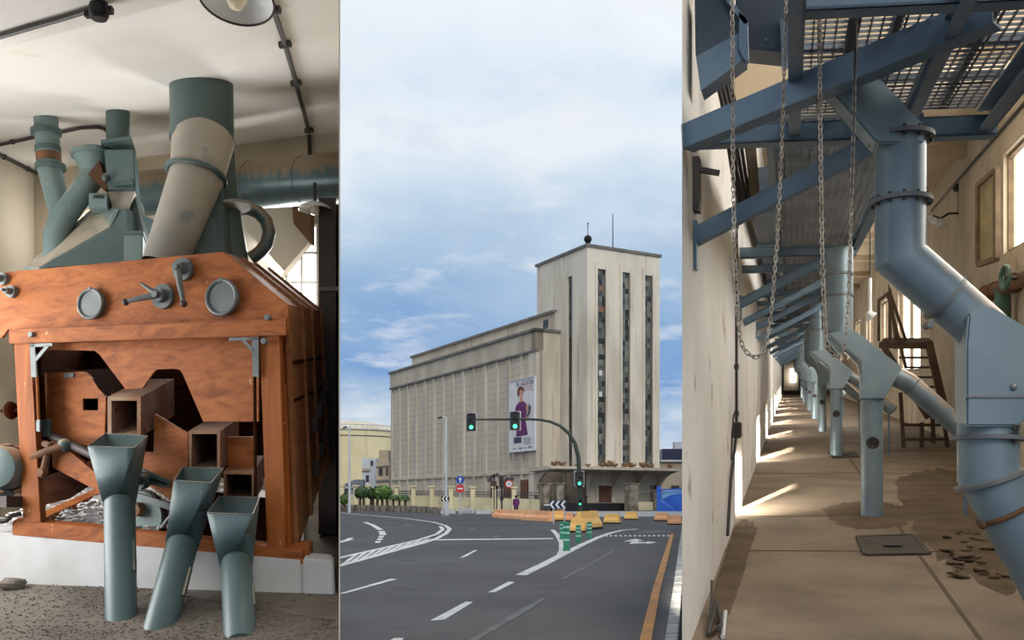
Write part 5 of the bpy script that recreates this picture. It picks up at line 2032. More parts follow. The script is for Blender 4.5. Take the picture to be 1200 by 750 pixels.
mb.beam(P(374, 339, dc - .1), P(398, 338, dc - .1), .012, .03)
mb.build('bolt_band', M['greymetal'], colm)
mb = MB(); mb.box(c0 + Z * .02, w_ * .98, .2, .04); mb.build('foot_plate', M['steeldk'], colm, smooth=0)

# ---- rubble and grain on the floor
for x, y, r, lb in ((28, 679, .10, 'larger grey rubble lump on the floor left of the straight chute'), (48, 668, .07, 'flat grey rubble lump against the plinth at left'), (14, 690, .07, 'small grey rubble lump at the left floor edge')):
    c = FLR(x, y)
    mb = MB(); mb.sphere(c + Z * r * .4, r, 12, 1.3, .9, .6, .14); tag(mb.build('rubble_lump', M['rock'], smooth=0), lb, 'rubble', 'rubble lumps by the plinth')
mb = MB()
for i in range(3200):
    x = random.uniform(-5, 392)
    t = random.random() ** 1.7
    yb = 660 + (x / 395) * 66
    y = yb + 2 + t * (770 - yb)
    if y > 765:
        continue
    c = FLR(x, y)
    r = random.uniform(.003, .007)
    a = random.uniform(0, 3.14)
    ax = Vector((math.cos(a), math.sin(a), 0))
    mb.box(c + Z * r * .4, r * random.uniform(1, 2.4), r, r * .8, ax, Vector((-ax.y, ax.x, random.uniform(-.4, .4))), Z)
g_ = mb.build('grain_litter', M['rock'], smooth=0)
tag(g_, 'dark grain husks and grit scattered on the floor before the plinth', 'litter', None, 'stuff')
mb = MB()
p0 = Q(0, 615, .2)
for i in range(900):
    u, v = random.uniform(-.3, 1.35), random.uniform(.1, 1.9)
    c = Q(10, 622, -.06) + LL * u + DL * v + Z * .012
    r = random.uniform(.012, .035)
    a = random.uniform(0, 3.14)
    ax = Vector((math.cos(a), math.sin(a), 0))
    mb.box(c, r * 2, r, r * .35, ax, Vector((-ax.y, ax.x, random.uniform(-.3, .3))), Z)
tag(mb.build('paper_scraps', M['scrap'], smooth=0), 'pale flakes and scraps lying on the plinth under the machine', 'litter', None, 'stuff')

# ================================================================== THE SPOUT GALLERY (right)
M['wall_grey'] = mat('gallery_whitewash', (232, 229, 224), (216, 212, 206), 0.9, 0.9, spots=(176, 168, 156), spot_scale=2.2, spot_lo=0.66)
M['wall_cream'] = mat('gallery_cream_wall', (208, 197, 178), (190, 177, 156), 0.7, 0.9, spots=(176, 158, 130), spot_scale=1.4, spot_lo=0.64)
M['ceil_cream'] = mat('gallery_ceiling', (212, 196, 170), (194, 176, 148), 0.6, 0.9)
M['gfloor'] = mat('gallery_floor', (140, 124, 106), (118, 103, 86), 1.4, 0.85, spots=(112, 94, 76), spot_scale=24, spot_lo=0.66, bump=0.2, bump_scale=30)
M['dirt'] = mat('brown_dirt', (106, 87, 66), (84, 69, 53), 2.4, 0.95, bump=.5, bump_scale=30)
M['joint'] = mat('floor_joint', (92, 76, 60), None, rough=.95)
M['blue'] = mat('blue_sheet_metal', (136, 155, 164), (120, 139, 150), 2.2, 0.38, dust=(172, 152, 132), dust_lo=0.15, metal=0.2, spots=(150, 160, 166), spot_scale=22, spot_lo=0.7)
M['bluesteel'] = mat('blue_painted_steel', (112, 136, 156), (96, 120, 142), 3.0, 0.5, metal=0.15, spots=(120, 134, 150), spot_scale=14, spot_lo=0.68)
M['bluedark'] = mat('dark_blue_sheet', (76, 90, 106), (62, 76, 92), 2.0, 0.5, metal=0.1)
M['flange'] = mat('dull_flange', (126, 128, 130), (108, 110, 114), 4.0, 0.55, metal=0.3, dust=(150, 134, 116))
M['grate'] = mat('grating_steel', (122, 126, 130), (104, 108, 112), 4.0, 0.5, metal=0.3)
M['deck'] = mat('far_deck', (132, 136, 140), (112, 116, 120), 2.0, 0.7)
M['chain'] = mat('chain_steel', (184, 174, 158), (140, 124, 106), 12.0, 0.5, metal=0.1)
M['stair'] = mat('brown_stair_steel', (96, 76, 60), (72, 58, 48), 3.0, 0.6, metal=0.2)
M['sash'] = mat('weathered_sash', (122, 102, 78), (98, 82, 62), 4.0, 0.7)
M['oldglass'] = mat('dusty_glass', (170, 154, 110), (140, 130, 100), 3.0, 0.35)
M['green'] = mat('green_pipe', (62, 104, 92), (80, 96, 80), 4.0, 0.5)
M['sunglass'] = emit('sunlit_window', (255, 250, 240), 3.2)
M['hatchplate'] = mat('worn_hatch_steel', (74, 66, 56), (58, 52, 44), 5.0, 0.8)
M['hatchframe'] = mat('hatch_frame', (200, 196, 188), None, rough=.8)  # even pale colour for the jambs and lintels of the hatches

VX, VY = 925.0, 440.0
DR = Vector(((VX - CX) / F, 1, (HY - VY) / F))       # the way the gallery runs (a gentle ramp)
LR = Vector((1, -0.10, 0)).normalized()
HF = 1.6                                             # eye above the gallery floor
UW, UR, HC = -0.58, 3.8, 5.0                         # left wall, right wall, ceiling


def C(u, h, t):
    return Vector((0, 0, H)) + DR * t + LR * u + Z * h


def Cpx(px, h, u, t=None):
    """gallery point at lateral u and height h that shows at column px"""
    k = (px - CX) / F
    # x = DR.x t + LR.x u ; y = t + LR.y u ; x = k y
    t = (k * LR.y * u - LR.x * u) / (DR.x - k * DR.y)
    return C(u, h, t)


TE = 108.0
k799 = (799.3 - CX) / F


def t_ray(u, k=k799):
    return (k * LR.y * u - LR.x * u) / (DR.x - k * DR.y)


t0 = t_ray(UW)
tx = t_ray(UW - .25)
# ---- left wall with low hatches, front end cut where the gallery begins
hatch = [(10.5, 11.9), (17.3, 19.2), (24.2, 26.0), (31, 33), (38, 40), (45, 47), (52, 54), (59, 61), (66, 68)]
HH = -0.72
mb = MB()


def lw(t1, t2, h1, h2):
    a = C(UW, h1, t1); b = C(UW, h1, t2)
    mb.prism([a, b, b + Z * (h2 - h1), a + Z * (h2 - h1)], -LR * .25)


# cut end piece
a, b, c_, d_ = C(UW, -HF - .3, t0), C(UW, -HF - .3, hatch[0][0]), C(UW - .25, -HF - .3, hatch[0][0]), C(UW - .25, -HF - .3, tx)
mb.prism([a, b, c_, d_], Z * (HF + HC + .4))
prev = hatch[0][0]
for (q0, q1) in hatch:
    if q0 > prev:
        lw(prev, q0, -HF - .3, HC + .1)
    lw(q0, q1, HH, HC + .1)
    prev = q1
lw(prev, TE, -HF - .3, HC + .1)
struct(mb.build('wall_left', M['wall_grey'], smooth=0), 'whitewashed left wall of the spout gallery with low openings')
# ---- floor: ends along the frame edge at the front
mb = MB()
fl = [C(UW - .25, -HF, tx), C(UW, -HF, t0), C(UW, -HF, 0), C(UR + .3, -HF, 4.4), C(UR + .3, -HF, TE), C(UW - .25, -HF, TE)]
kq = t_ray(UW)
fl[2] = C(-.47, -HF, t_ray(-.47))
mb.prism(fl, Z * -.3)
struct(mb.build('floor', M['gfloor'], smooth=0), 'dusty concrete floor of the spout gallery')
mb = MB()
for px, y in ((900, 552), (900, 602), (900, 642), (900, 520)):
    pass
for t in (8.95, 11.15, 16.0, 20.6, 25.2, 29.8, 34.4, 39):
    mb.box((C(UW, -HF, t) + C(UR, -HF, t)) / 2 + Z * .001, (UR - UW), .035, .006, LR, Y, Z)
mb.beam(C(1.12, -HF, 5.2), C(1.12, -HF, 40), .03, .006)
struct(mb.build('trim_3', M['joint'], smooth=0), 'dark joints between the floor slabs of the gallery')
# heaps of brown dirt along the edges
def heap(pts, hgt, label, m='dirt'):
    mb = MB()
    for _ in range(3):
        q_ = []
        for i in range(len(pts)):
            a, b = pts[i], pts[(i + 1) % len(pts)]
            q_ += [a.lerp(b, .25), a.lerp(b, .75)]
        pts = q_
    c = sum(pts, Vector()) / len(pts)
    pts = [p + (p - c) * random.uniform(-.07, .07) for p in pts]
    n = len(pts)
    rings = [pts, [p.lerp(c, .35) + Z * hgt * random.uniform(.5, .8) for p in pts], [p.lerp(c, .75) + Z * hgt * random.uniform(.8, 1.1) for p in pts]]
    mb.loft(rings, True, True)
    o = mb.build('dirt_heap', M[m], smooth=80)
    return tag(o, label, 'dirt', None, 'stuff')


def FP(px, py, h=0.0):
    return hit(px, py, C(0, -HF + h, 10), LR, DR)


heap([FP(x, y) for x, y in ((822, 745), (845, 745), (866, 690), (880, 640), (890, 615), (866, 606), (852, 640))], .012, 'brown dirt swept along the foot of the left gallery wall')
heap([FP(x, y) for x, y in ((975, 612), (960, 596), (990, 588), (1040, 588), (1075, 600), (1060, 618), (1010, 622))], .02, 'brown grain dust round the foot of the nearest column')
heap([FP(x, y) for x, y in ((1045, 560), (1100, 545), (1190, 560), (1260, 640), (1240, 700), (1150, 690), (1090, 650), (1060, 600))], .02, 'dark brown dirt and rubble spread below the big bent pipe')
# ---- ceiling, right wall, end wall
mb = MB()
def u_ray(t):
    return t * (k799 - DR.x) / (LR.x - k799 * LR.y)


mb.prism([C(UW - .3, HC, tx + .3), C(u_ray(1.2), HC, 1.2), C(UR + .3, HC, 1.2), C(UR + .3, HC, TE), C(UW - .3, HC, TE)], Z * .2)
struct(mb.build('ceiling', M['ceil_cream'], smooth=0), 'cream ceiling of the spout gallery')
for t in [9.0 + 6.5 * i for i in range(14)]:
    mb = MB()
    mb.beam(C(.9, HC - .12, t), C(UR, HC - .12, t), .3, .24)
    struct(mb.build('trim_4', M['ceil_cream'], smooth=0))
wins = [(4.6, 10.4, 2.15, 3.95), (12.6, 18.2, 2.15, 3.95), (29.5, 35.5, .1, 2.9), (39, 42.5, 1.0, 3.0), (46, 50, 1.0, 3.0), (54, 58, 1.0, 3.0), (62, 66, 1.0, 3.0), (71, 75, 1, 3.0)]  # first window is added out of view to brighten the near bay
mb = MB()


def rw(t1, t2, h1, h2):
    a = C(UR, h1, t1); b = C(UR, h1, t2)
    mb.prism([a, b, b + Z * (h2 - h1), a + Z * (h2 - h1)], LR * .3)


prev = 1.2
for (q0, q1, h0, h1) in wins:
    rw(prev, q0, -HF - .2, HC + .1)
    rw(q0, q1, -HF - .2, h0)
    rw(q0, q1, h1, HC + .1)
    prev = q1
rw(prev, TE, -HF - .2, HC + .1)
struct(mb.build('wall_right', M['wall_cream'], smooth=0), 'stained cream right wall of the gallery with windows')
for i, (q0, q1, h0, h1) in enumerate(wins):
    mb = MB()
    a = C(UR + .22, h0, q0); b = C(UR + .22, h0, q1)
    mb.prism([a, b, b + Z * (h1 - h0), a + Z * (h1 - h0)], LR * .03)
    w = struct(mb.build('window_%d' % (i + 4), M['sunglass'], smooth=0), 'sunlit window in the right gallery wall')
    mb = MB()
    for h in (h0 + .03, h1 - .03):
        mb.beam(C(UR + .12, h, q0), C(UR + .12, h, q1), .1, .06)
    for f in (.0, .5, 1):
        mb.beam(C(UR + .12, h0, q0 + (q1 - q0) * f), C(UR + .12, h1, q0 + (q1 - q0) * f), .06, .1, X)
    mb.build('window_frame', M['sash'], w, smooth=0)
    c = C(UR - .1, (h0 + h1) / 2, (q0 + q1) / 2)
    if i < 6:
        add_light('window_daylight', 'AREA', c, -LR + Z * .12, [125, 170, 110, 80, 80, 80][i], (1.0, .965, .90), (q1 - q0) * .9, (h1 - h0) * .9)  # area lamps added at the panes; the first belongs to the added, unseen window
mb = MB()
mb.prism([C(UW - .3, -HF - .2, TE), C(UR + .3, -HF - .2, TE), C(UR + .3, HC, TE), C(UW - .3, HC, TE)], DR * .3)
struct(mb.build('wall_end', M['wall_cream'], smooth=0), 'far end wall of the gallery')
mb = MB()
mb.prism([P(926, 432, 107.5), P(933, 432, 107.5), P(933, 448, 107.5), P(926, 448, 107.5)], Y * .1)
struct(mb.build('window_12', M['sunglass'], smooth=0), 'small bright window in the far end wall')
# added lamps standing for daylight through the low hatches in the left wall
for i, (q0, q1) in enumerate(hatch):
    c = C(UW - .5, -HF + .7, q0 + .1)
    tgt = C(UW + .02, -HF + .1, q1 - .25)
    l = add_light('hatch_added_lamp', 'AREA', c, tgt - c, 30 if i < 3 else 60, (1.0, .93, .80), .3, .4, math.radians(50))  # area lamp added outside the hatch to brighten its far jamb
    if i < 6:
        sd_ = Vector(DR) * 1.75 + LR * .43 - Z * .5
        a_ = C(UW - .25, HH - .2, q0 + .2)
        sp_l = add_light('hatch_added_spot', 'SPOT', a_ - sd_ * 2.0, sd_, 45000, (1.0, .93, .80))  # spot lamp added in the air outside the wall, standing for sunlight
        sp_l.data.spot_size = math.radians(34)
        sp_l.data.spot_blend = .3
        sp_l.data.shadow_soft_size = .05
    mb = MB()
    for q in (q0, q1):
        mb.beam(C(UW - .12, -HF, q), C(UW - .12, HH, q), .26, .04, Y)
    mb.beam(C(UW - .12, HH, q0), C(UW - .12, HH, q1), .26, .04)
    struct(mb.build('trim_5', M['hatchframe'], smooth=0))
# yard strip outside the hatches
mb = MB()
mb.prism([C(UW - .36, -HF - .02, 9.9), C(UW - .25, -HF - .02, 9.9), C(UW - .25, -HF - .02, 80), C(UW - .9, -HF - .02, 80), C(UW - .9, -HF - .02, 15)], Z * -.2)
struct(mb.build('yard_strip', M['kerb'], smooth=0), 'pale concrete strip outside the gallery wall')

# ---- conduit and cable on the left wall
mb = MB()
mb.tube([C(UW + .03, h, 10.4) for h in (2.8, .6, -.2, -.62)] + [C(UW + .03, -.7, 10.2), C(UW + .03, -1.0, 9.4), C(UW + .03, -1.45, 8.9)], .016, 8)
for h in (1.6, .9, .1, -.4):
    mb.cyl(C(UW + .03, h, 10.4), Z, .026, .05, 8)
tag(mb.build('wall_conduit', M['cable']), 'dark vertical conduit on the whitewashed left wall', 'conduit')
mb = MB()
mb.box(C(UW + .05, -.56, 10.15), .09, .22, .16, LR, DR, Z)
tag(mb.build('switch_box', M['steeldk'], smooth=0, bevel=.01), 'small dark switch box low on the left gallery wall', 'switch')
mb = MB()
pts = [C(UW + .03, -.4, 10.1), C(UW + .04, -.38, 9.7), C(UW + .04, -.55, 9.4), C(UW + .04, -.8, 9.3)]
mb.tube(pts, .009, 6)
tag(mb.build('wall_cable', M['cable']), 'thin bent cable beside the switch box on the left wall', 'cable')
cb = [FP(x, y) for x, y in ((830, 748), (839, 720), (846, 735), (842, 750))]
mb = MB()
mb.tube([p + Z * (.02 + .05 * (i % 2)) for i, p in enumerate(cb)], .014, 8)
mb.tube([FP(832, 742) + Z * .02, FP(834, 716) + Z * .08, FP(834, 704) + Z * .14], .01, 8)
tag(mb.build('cable_coil', M['cable']), 'loose dark cable lying at the foot of the left wall', 'cable')
mb = MB(); mb.tube([FP(847, 750) + Z * .02, FP(850, 722) + Z * .03], .014, 10)
tag(mb.build('pipe_offcut', M['galv']), 'short pale pipe piece leaning by the loose cable', 'pipe')

# ---- platform of gratings and beams overhead
HPn, HPt = 1.55, 0.0
plat = thing('overhead_walkway', 'blue steel walkway with open grating floor carried on wall brackets', 'walkway', C(.3, HPn, 6))


def ib(p0, p1, w, h, up=Z, name='beam', m='bluesteel'):
    mb = MB()
    mb.ibeam(p0, p1, w, h, up)
    return mb.build(name, M[m], plat, smooth=0)


def chn(p0, p1, w, h, up=Z, name='beam', m='bluesteel'):
    """channel section: web and two flanges"""
    p0, p1 = Vector(p0), Vector(p1)
    t = (p1 - p0)
    s = t.cross(up).normalized()
    u = s.cross(t).normalized()
    mb = MB()
    mb.beam(p0 + s * (w / 2 - .006), p1 + s * (w / 2 - .006), .012, h, up)
    mb.beam(p0 + u * (h / 2 - .006), p1 + u * (h / 2 - .006), w, .012, up)
    mb.beam(p0 - u * (h / 2 - .006), p1 - u * (h / 2 - .006), w, .012, up)
    return mb.build(name, M[m], plat, smooth=0)


UE1, UE2 = 1.17, .77
# longitudinal beams of the near, wider bay
TA, TB_ = 3.6, 6.15
chn(C(.03, HPn, TA), C(.03, HPn, TB_), .07, .12)
chn(C(UE1, HPn, TA), C(UE1, HPn, TB_), .09, .14)
ib(C(.71, HPn, TA), C(.71, HPn, TB_), .06, .10)
chn(C(UE2, HPn, TB_), C(UE2, HPn, 100), .08, .12)
chn(C(-.12, HPn, TB_), C(-.12, HPn, 100), .06, .10)
# lateral beams
chn(C(t_ray and .02, HPn + .02, 4.12), C(1.5, HPn + .02, 4.12), .09, .12)
chn(C(UW, HPn - .04, TB_), C(UE1 + .06, HPn - .04, TB_), .10, .12)
brk = [6.06, 11.7, 17.5, 23.4, 29.2, 35, 41, 47, 53, 59, 65]
for t in brk[1:]:
    chn(C(UW, HPn - .08, t), C(UE2, HPn - .08, t), .08, .12)
    if t < 24:
        chn(C(UW, HPn - .22, t + .5), C(.35, HPn - .22, t + .5), .06, .09)
# diagonal knee braces with wall plates
KH0, KH1 = .865, 1.546
q0 = C(UW + .02, 0, t0 + .06)
p0 = P(799.6, 160, q0.y)
q1 = P(1163, 9, 4.25)
mb = MB()
mb.beam(p0, q1, .10, .012)
s_ = (q1 - p0).cross(Z).normalized(); u_ = s_.cross(q1 - p0).normalized()
hb2 = .125
mb = MB()
mb.beam(p0 - s_ * -.0, q1, .012, hb2)
mb.beam(p0 + u_ * hb2 / 2 - s_ * .045, q1 + u_ * hb2 / 2 - s_ * .045, .10, .012)
mb.beam(p0 - u_ * hb2 / 2 - s_ * .045, q1 - u_ * hb2 / 2 - s_ * .045, .10, .012)
mb.build('knee_brace', M['bluesteel'], plat, smooth=0)
for t in brk:
    ue = UE2
    chn(C(UW, KH0, t), C(ue, KH1, t), .08, .11, Z, 'knee_brace')
    if t > 7:
        chn(C(UW, KH0 - .18, t + .9), C(.62, KH1 - .25, t + .9), .06, .09, Z, 'knee_brace')
    mb = MB()
    mb.box(C(UW + .012, KH0 - .05, t), .02, .14, .3, LR, DR, Z)
    mb.build('wall_plate', M['bluesteel'], plat, smooth=0)
# open grating of the near bay
def grating(u0, u1, ta, tb_, h, du, dt, name='grating', m='grate', bw=.006, bh=.016):
    mb = MB()
    n = int((u1 - u0) / du)
    for i in range(n + 1):
        u = u0 + (u1 - u0) * i / n
        mb.beam(C(u, h, ta), C(u, h, tb_), bw, bh)
    n = int((tb_ - ta) / dt)
    for i in range(n + 1):
        t = ta + (tb_ - ta) * i / n
        mb.beam(C(u0, h, t), C(u1, h, t), bw, bh * .8)
    return mb.build(name, M[m], plat, smooth=0)


grating(.06, .69, 4.15, TB_, HPn + .09, .052, .07)
grating(.73, UE1 - .05, 4.15, TB_, HPn + .09, .052, .07)
grating(.06, 1.5, TA, 4.08, HPn + .09, .052, .07)
for u in (.3, .5, .92):
    mb = MB(); mb.beam(C(u, HPn + .12, 4.15), C(u, HPn + .12, TB_), .05, .03); mb.build('grating_bearer', M['grate'], plat, smooth=0)
for t in (5.0, 5.6):
    mb = MB(); mb.beam(C(.06, HPn + .12, t), C(UE1, HPn + .12, t), .05, .03); mb.build('grating_bearer', M['grate'], plat, smooth=0)
grating(-.1, UE2 - .04, TB_ + .1, 30, HPn + .09, .06, .11, 'far_grating', 'deck', .012, .03)
mb = MB(); mb.prism([C(-.1, HPn + .12, 30), C(UE2, HPn + .12, 30), C(UE2, HPn + .12, 100), C(-.1, HPn + .12, 100)], Z * .02); mb.build('far_deck', M['deck'], plat, smooth=0)
# conveyor trough running along the wall above the brackets
cv = thing('conveyor_trough', 'dark blue conveyor casing running along the left wall above the walkway', 'conveyor', C(-.2, 2.2, 12))
mb = MB()
mb.beam(C(-.22, 2.35, 12.2), C(-.22, 2.35, 100), .5, .5); mb.build('casing', M['bluedark'], cv, smooth=0)
for t in [12.4 + 3 * i for i in range(12)]:
    mb = MB(); mb.beam(C(-.22, 2.35, t), C(-.22, 2.35, t + .08), .58, .58); mb.build('casing_flange', M['bluesteel'], cv, smooth=0)
# hopper box at top left
hp = thing('feed_hopper', 'dark blue feed hopper hanging at the top left corner of the gallery', 'hopper', P(840, 90, 5.9))
mb = MB()
mb.prism([P(814, 0, 5.75), P(850, -10, 5.75), P(874, 28, 5.75), P(874, 66, 5.75), P(821, 104, 5.75), P(815, 62, 5.75)], DR * .25)
mb.build('body', M['bluedark'], hp, smooth=0)
mb = MB()
mb.prism([P(816, 66, 5.72), P(874, 34, 5.72), P(875, 66, 5.72), P(821, 106, 5.72)], DR * .02)
mb.build('lower_panel', M['bluesteel'], hp, smooth=0)
mb = MB()
mb.prism([P(866, 14, 5.7), P(876, 22, 5.7), P(877, 68, 5.7), P(873, 70, 5.7), P(866, 58, 5.7)], DR * .1)
mb.prism([P(846, -6, 5.7), P(852, -6, 5.7), P(878, 26, 5.7), P(872, 28, 5.7)], DR * .06)
mb.build('edge_angle', M['bluesteel'], hp, smooth=0)
gb = thing('gear_casing', 'dark casing with side plates behind the hoist chains at the top', 'casing', P(895, 60, 6.6))
mb = MB(); mb.prism([P(870, 24, 6.6), P(922, 26, 6.6), P(920, 62, 6.6), P(872, 57, 6.6)], DR * .3); mb.build('casing', M['bluedark'], gb, smooth=0)
mb = MB(); mb.prism([P(914, 20, 6.5), P(925, 30, 6.5), P(925, 68, 6.5), P(916, 74, 6.5)], DR * .2); mb.build('side_plate', M['bluesteel'], gb, smooth=0)
for x, y in ((893, 54), (903, 55), (897, 47)):
    mb = MB(); mb.cyl(P(x, y, 6.59), Y, .008, .02, 8); mb.build('bolt', M['bluesteel'], gb)
mb = MB(); mb.prism([P(862, -20, 6.7), P(925, -20, 6.7), P(925, 26, 6.7), P(862, 24, 6.7)], DR * .2); mb.build('upper_plate', M['bluedark'], gb, smooth=0)
# pale partition above the walkway, brown timber and cable bundle
mb = MB(); mb.prism([P(846, 40, 9.0), P(932, 40, 9.0), P(932, 150, 9.0), P(846, 150, 9.0)], DR * .1)
struct(mb.build('trim_6', M['ceil_cream'], smooth=0), 'pale boxed beam above the walkway')
mb = MB(); mb.prism([P(870, 150, 7.2), P(884, 148, 7.2), P(890, 225, 7.2), P(889, 238, 7.2), P(880, 238, 7.2)], DR * .12)
tag(mb.build('timber_post', M['sash'], smooth=0, bevel=.01), 'short brown timber post behind the left hoist chain', 'post')
mb = MB()
for k in range(4):
    mb.tube([P(838 + k * 5, 86, 6.5 + .1 * k), P(846 + k * 5, 120, 6.6 + .1 * k), P(858 + k * 5, 200, 6.9 + .1 * k), P(868 + k * 4, 245, 7.2 + .1 * k)], .014, 8)
tag(mb.build('cable_bundle', M['cable']), 'bundle of dark cables rising along the left wall', 'cable')
mb = MB()
mb.prism([C(UW, 1.02 + .0, 5.95), C(UW, 1.35, 5.95), C(UW, 1.35, 6.1), C(UW, 1.02, 6.1)], LR * .04)
mb.beam(C(UW + .02, 1.28, 6.0), C(UW + .16, 1.25, 6.0), .03, .03)
tag(mb.build('wall_hook', M['steeldk'], smooth=0), 'small dark hook plate high on the left wall above the big brace', 'hook')

# ---- hoist chains
def chain(px_pts, d, label):
    pts = [P(x, y, d) for x, y in px_pts]
    # resample
    seg = [0]
    for a, b in zip(pts[:-1], pts[1:]):
        seg.append(seg[-1] + (b - a).length)
    L_ = seg[-1]
    ln = .031
    step = ln * .74
    n = int(L_ / step)
    mb = MB()

    def at(s):
        s = max(0, min(L_ - 1e-5, s))
        for i in range(len(seg) - 1):
            if seg[i] <= s <= seg[i + 1] and seg[i + 1] > seg[i]:
                return pts[i].lerp(pts[i + 1], (s - seg[i]) / (seg[i + 1] - seg[i]))
        return pts[-1]
    w, r = .0078, .0028
    for k in range(n):
        c = at((k + .5) * step)
        t = (at((k + .5) * step + .01) - at((k + .5) * step - .01)).normalized()
        a = t.cross(Y)
        if a.length < .1:
            a = t.cross(X)
        a.normalize()
        b = t.cross(a)
        sd = a if k % 2 else b
        sd = (sd + (b if k % 2 else a) * .35).normalized()
        base = len(mb.v)
        N_, M_ = 10, 5
        nn = t.cross(sd)
        for i in range(N_):
            th = 2 * math.pi * i / N_
            dirc = sd * math.cos(th) * w + t * math.sin(th) * w
            off = t * ((ln / 2 - w) * (1 if math.sin(th) > .01 else (-1 if math.sin(th) < -.01 else 0)))
            o = dirc.normalized()
            for j in range(M_):
                ph = 2 * math.pi * j / M_
                mb.v.append(c + dirc + off + o * (r * math.cos(ph)) + nn * (r * math.sin(ph)))
        for i in range(N_):
            for j in range(M_):
                i2, j2 = (i + 1) % N_, (j + 1) % M_
                mb.f.append([base + i * M_ + j, base + i2 * M_ + j, base + i2 * M_ + j2, base + i * M_ + j2])
    return tag(mb.build('hoist_chain', M['chain'], smooth=60), label, 'chain', 'hoist chains')


dch = 4.35
chain([(858, -30), (858.5, 60), (859, 200), (861, 300), (864, 360), (867, 395), (871, 408), (878, 416), (886, 418.5), (893, 414), (898, 405), (901, 390), (905, 355), (911, 280), (916, 180), (919, 80), (922, -30)], dch, 'left loop of hoist chain hanging before the whitewashed wall')
chain([(960, -30), (960.5, 60), (962, 200), (964, 320), (966.5, 380), (968, 398), (972, 411), (978, 417.5), (984, 418), (988, 411), (991, 395), (993.5, 360), (996, 300), (1000, 160), (1003, 60), (1005, -30)], dch, 'right loop of hoist chain hanging before the row of pipes')
mb = MB(); mb.tube([P(958.5, -20, dch + .05), P(959.5, 200, dch + .05), P(964, 385, dch + .05)], .0035, 6)
tag(mb.build('pull_rope', M['cable']), 'thin dark rope beside the right chain loop', 'rope')
mb = MB(); mb.tube([P(1003.5, -20, dch - .05), P(1000, 160, dch - .05), P(998, 230, dch - .05)], .004, 6)
tag(mb.build('pull_rope', M['cable']), 'short dark rope in front of the big pipe, right of the chains', 'rope')

# ---- the row of Y-shaped spouts
def unit(t, k, label):
    root = thing('grain_spout', label, 'spout', C(.9, -HF, t), 'spouts along the gallery')
    rv, rc, ri = .148, .118, .112
    ns = 26 if k < 3 else 16
    mb = MB(); mb.tube([C(.55, 1.42, t), C(.55, .46, t), C(.66, .3, t)], rv, ns); mb.build('drop_pipe', M['blue'], root)
    for h in ((1.22, .98) if k < 4 else (1.1,)):
        mb = MB(); mb.cyl(C(.55, h - .1, t), Z, rv * 1.07, .025, ns); mb.build('pipe_band', M['flange'], root)
    # slanting transition box
    mb = MB()
    dpt = .15
    pol = [(.40, .46), (.70, .50), (1.22, .07), (1.10, -.14), (1.03, -.27), (.78, -.27), (.78, -.02), (.74, .12)]
    mb.prism([C(u, h, t - dpt) for u, h in pol], DR * (dpt * 2))
    mb.build('transition_box', M['blue'], root, smooth=0, bevel=.008)
    mb = MB()
    fl_ = [(.40, .46), (.42, .48), (.80, .145), (.80, -.0), (.78, -.0), (.775, .13)]
    mb.prism([C(u - .015, h + .01, t - dpt - .012) for u, h in fl_], DR * (dpt * 2 + .024))
    mb.build('edge_flange', M['flange'], root, smooth=0)
    # column
    mb = MB(); mb.tube([C(.905, -.25, t), C(.905, -HF - .01, t)], rc, ns); col_ = mb.build('column', M['blue'], root)
    mb = MB(); mb.cyl(C(.905, -.275, t), Z, rc * 1.14, .025, ns); mb.build('column_flange', M['flange'], col_)
    mb = MB(); c = C(.905, -.76, t) - DR.normalized() * rc; mb.ring(c, DR, .055, .016, 20, 8); mb.cyl(c + DR * .01, DR, .05, .03, 18); mb.build('inspection_port', M['steeldk'], col_)
    # inclined outlet
    ux = 1.98 if k else 1.98
    mb = MB(); mb.tube([C(1.08, .02, t), C(1.30, -.10, t), C(ux, -.72, t)], ri, ns); ip = mb.build('outlet_pipe', M['blue'], root)
    mb = MB(); v = C(ux, -.72, t) - C(1.30, -.10, t); mb.cyl(C(1.34, -.136, t), v, ri * 1.06, .02, ns); mb.build('outlet_flange', M['flange'], ip); mb = MB(); mb.cyl(C(ux, -.72, t), v, ri * 1.12, .03, ns); mb.build('outlet_flange', M['flange'], ip)
    mb = MB(); c = C(ux - .07, -.66, t); mb.tube([c, Vector((c.x, c.y, C(ux, -HF, t).z))], .02, 8); mb.build('prop', M['bluesteel'], ip)
    return root


ords = ['nearest', 'second', 'third', 'fourth', 'fifth', 'sixth', 'seventh', 'eighth', 'ninth', 'tenth']
for k in range(10):
    unit(11.1 + 8.35 * k, k, 'pale blue Y-shaped grain spout on a floor column, %s from the chains' % ords[k])

# ---- the big bent pipe in front on the right
dN = 5.0
bp = thing('bent_spout', 'big pale blue bent spout with flanges descending at right', 'spout', P(1160, 640, dN))


def rn(px):
    return px / F * dN


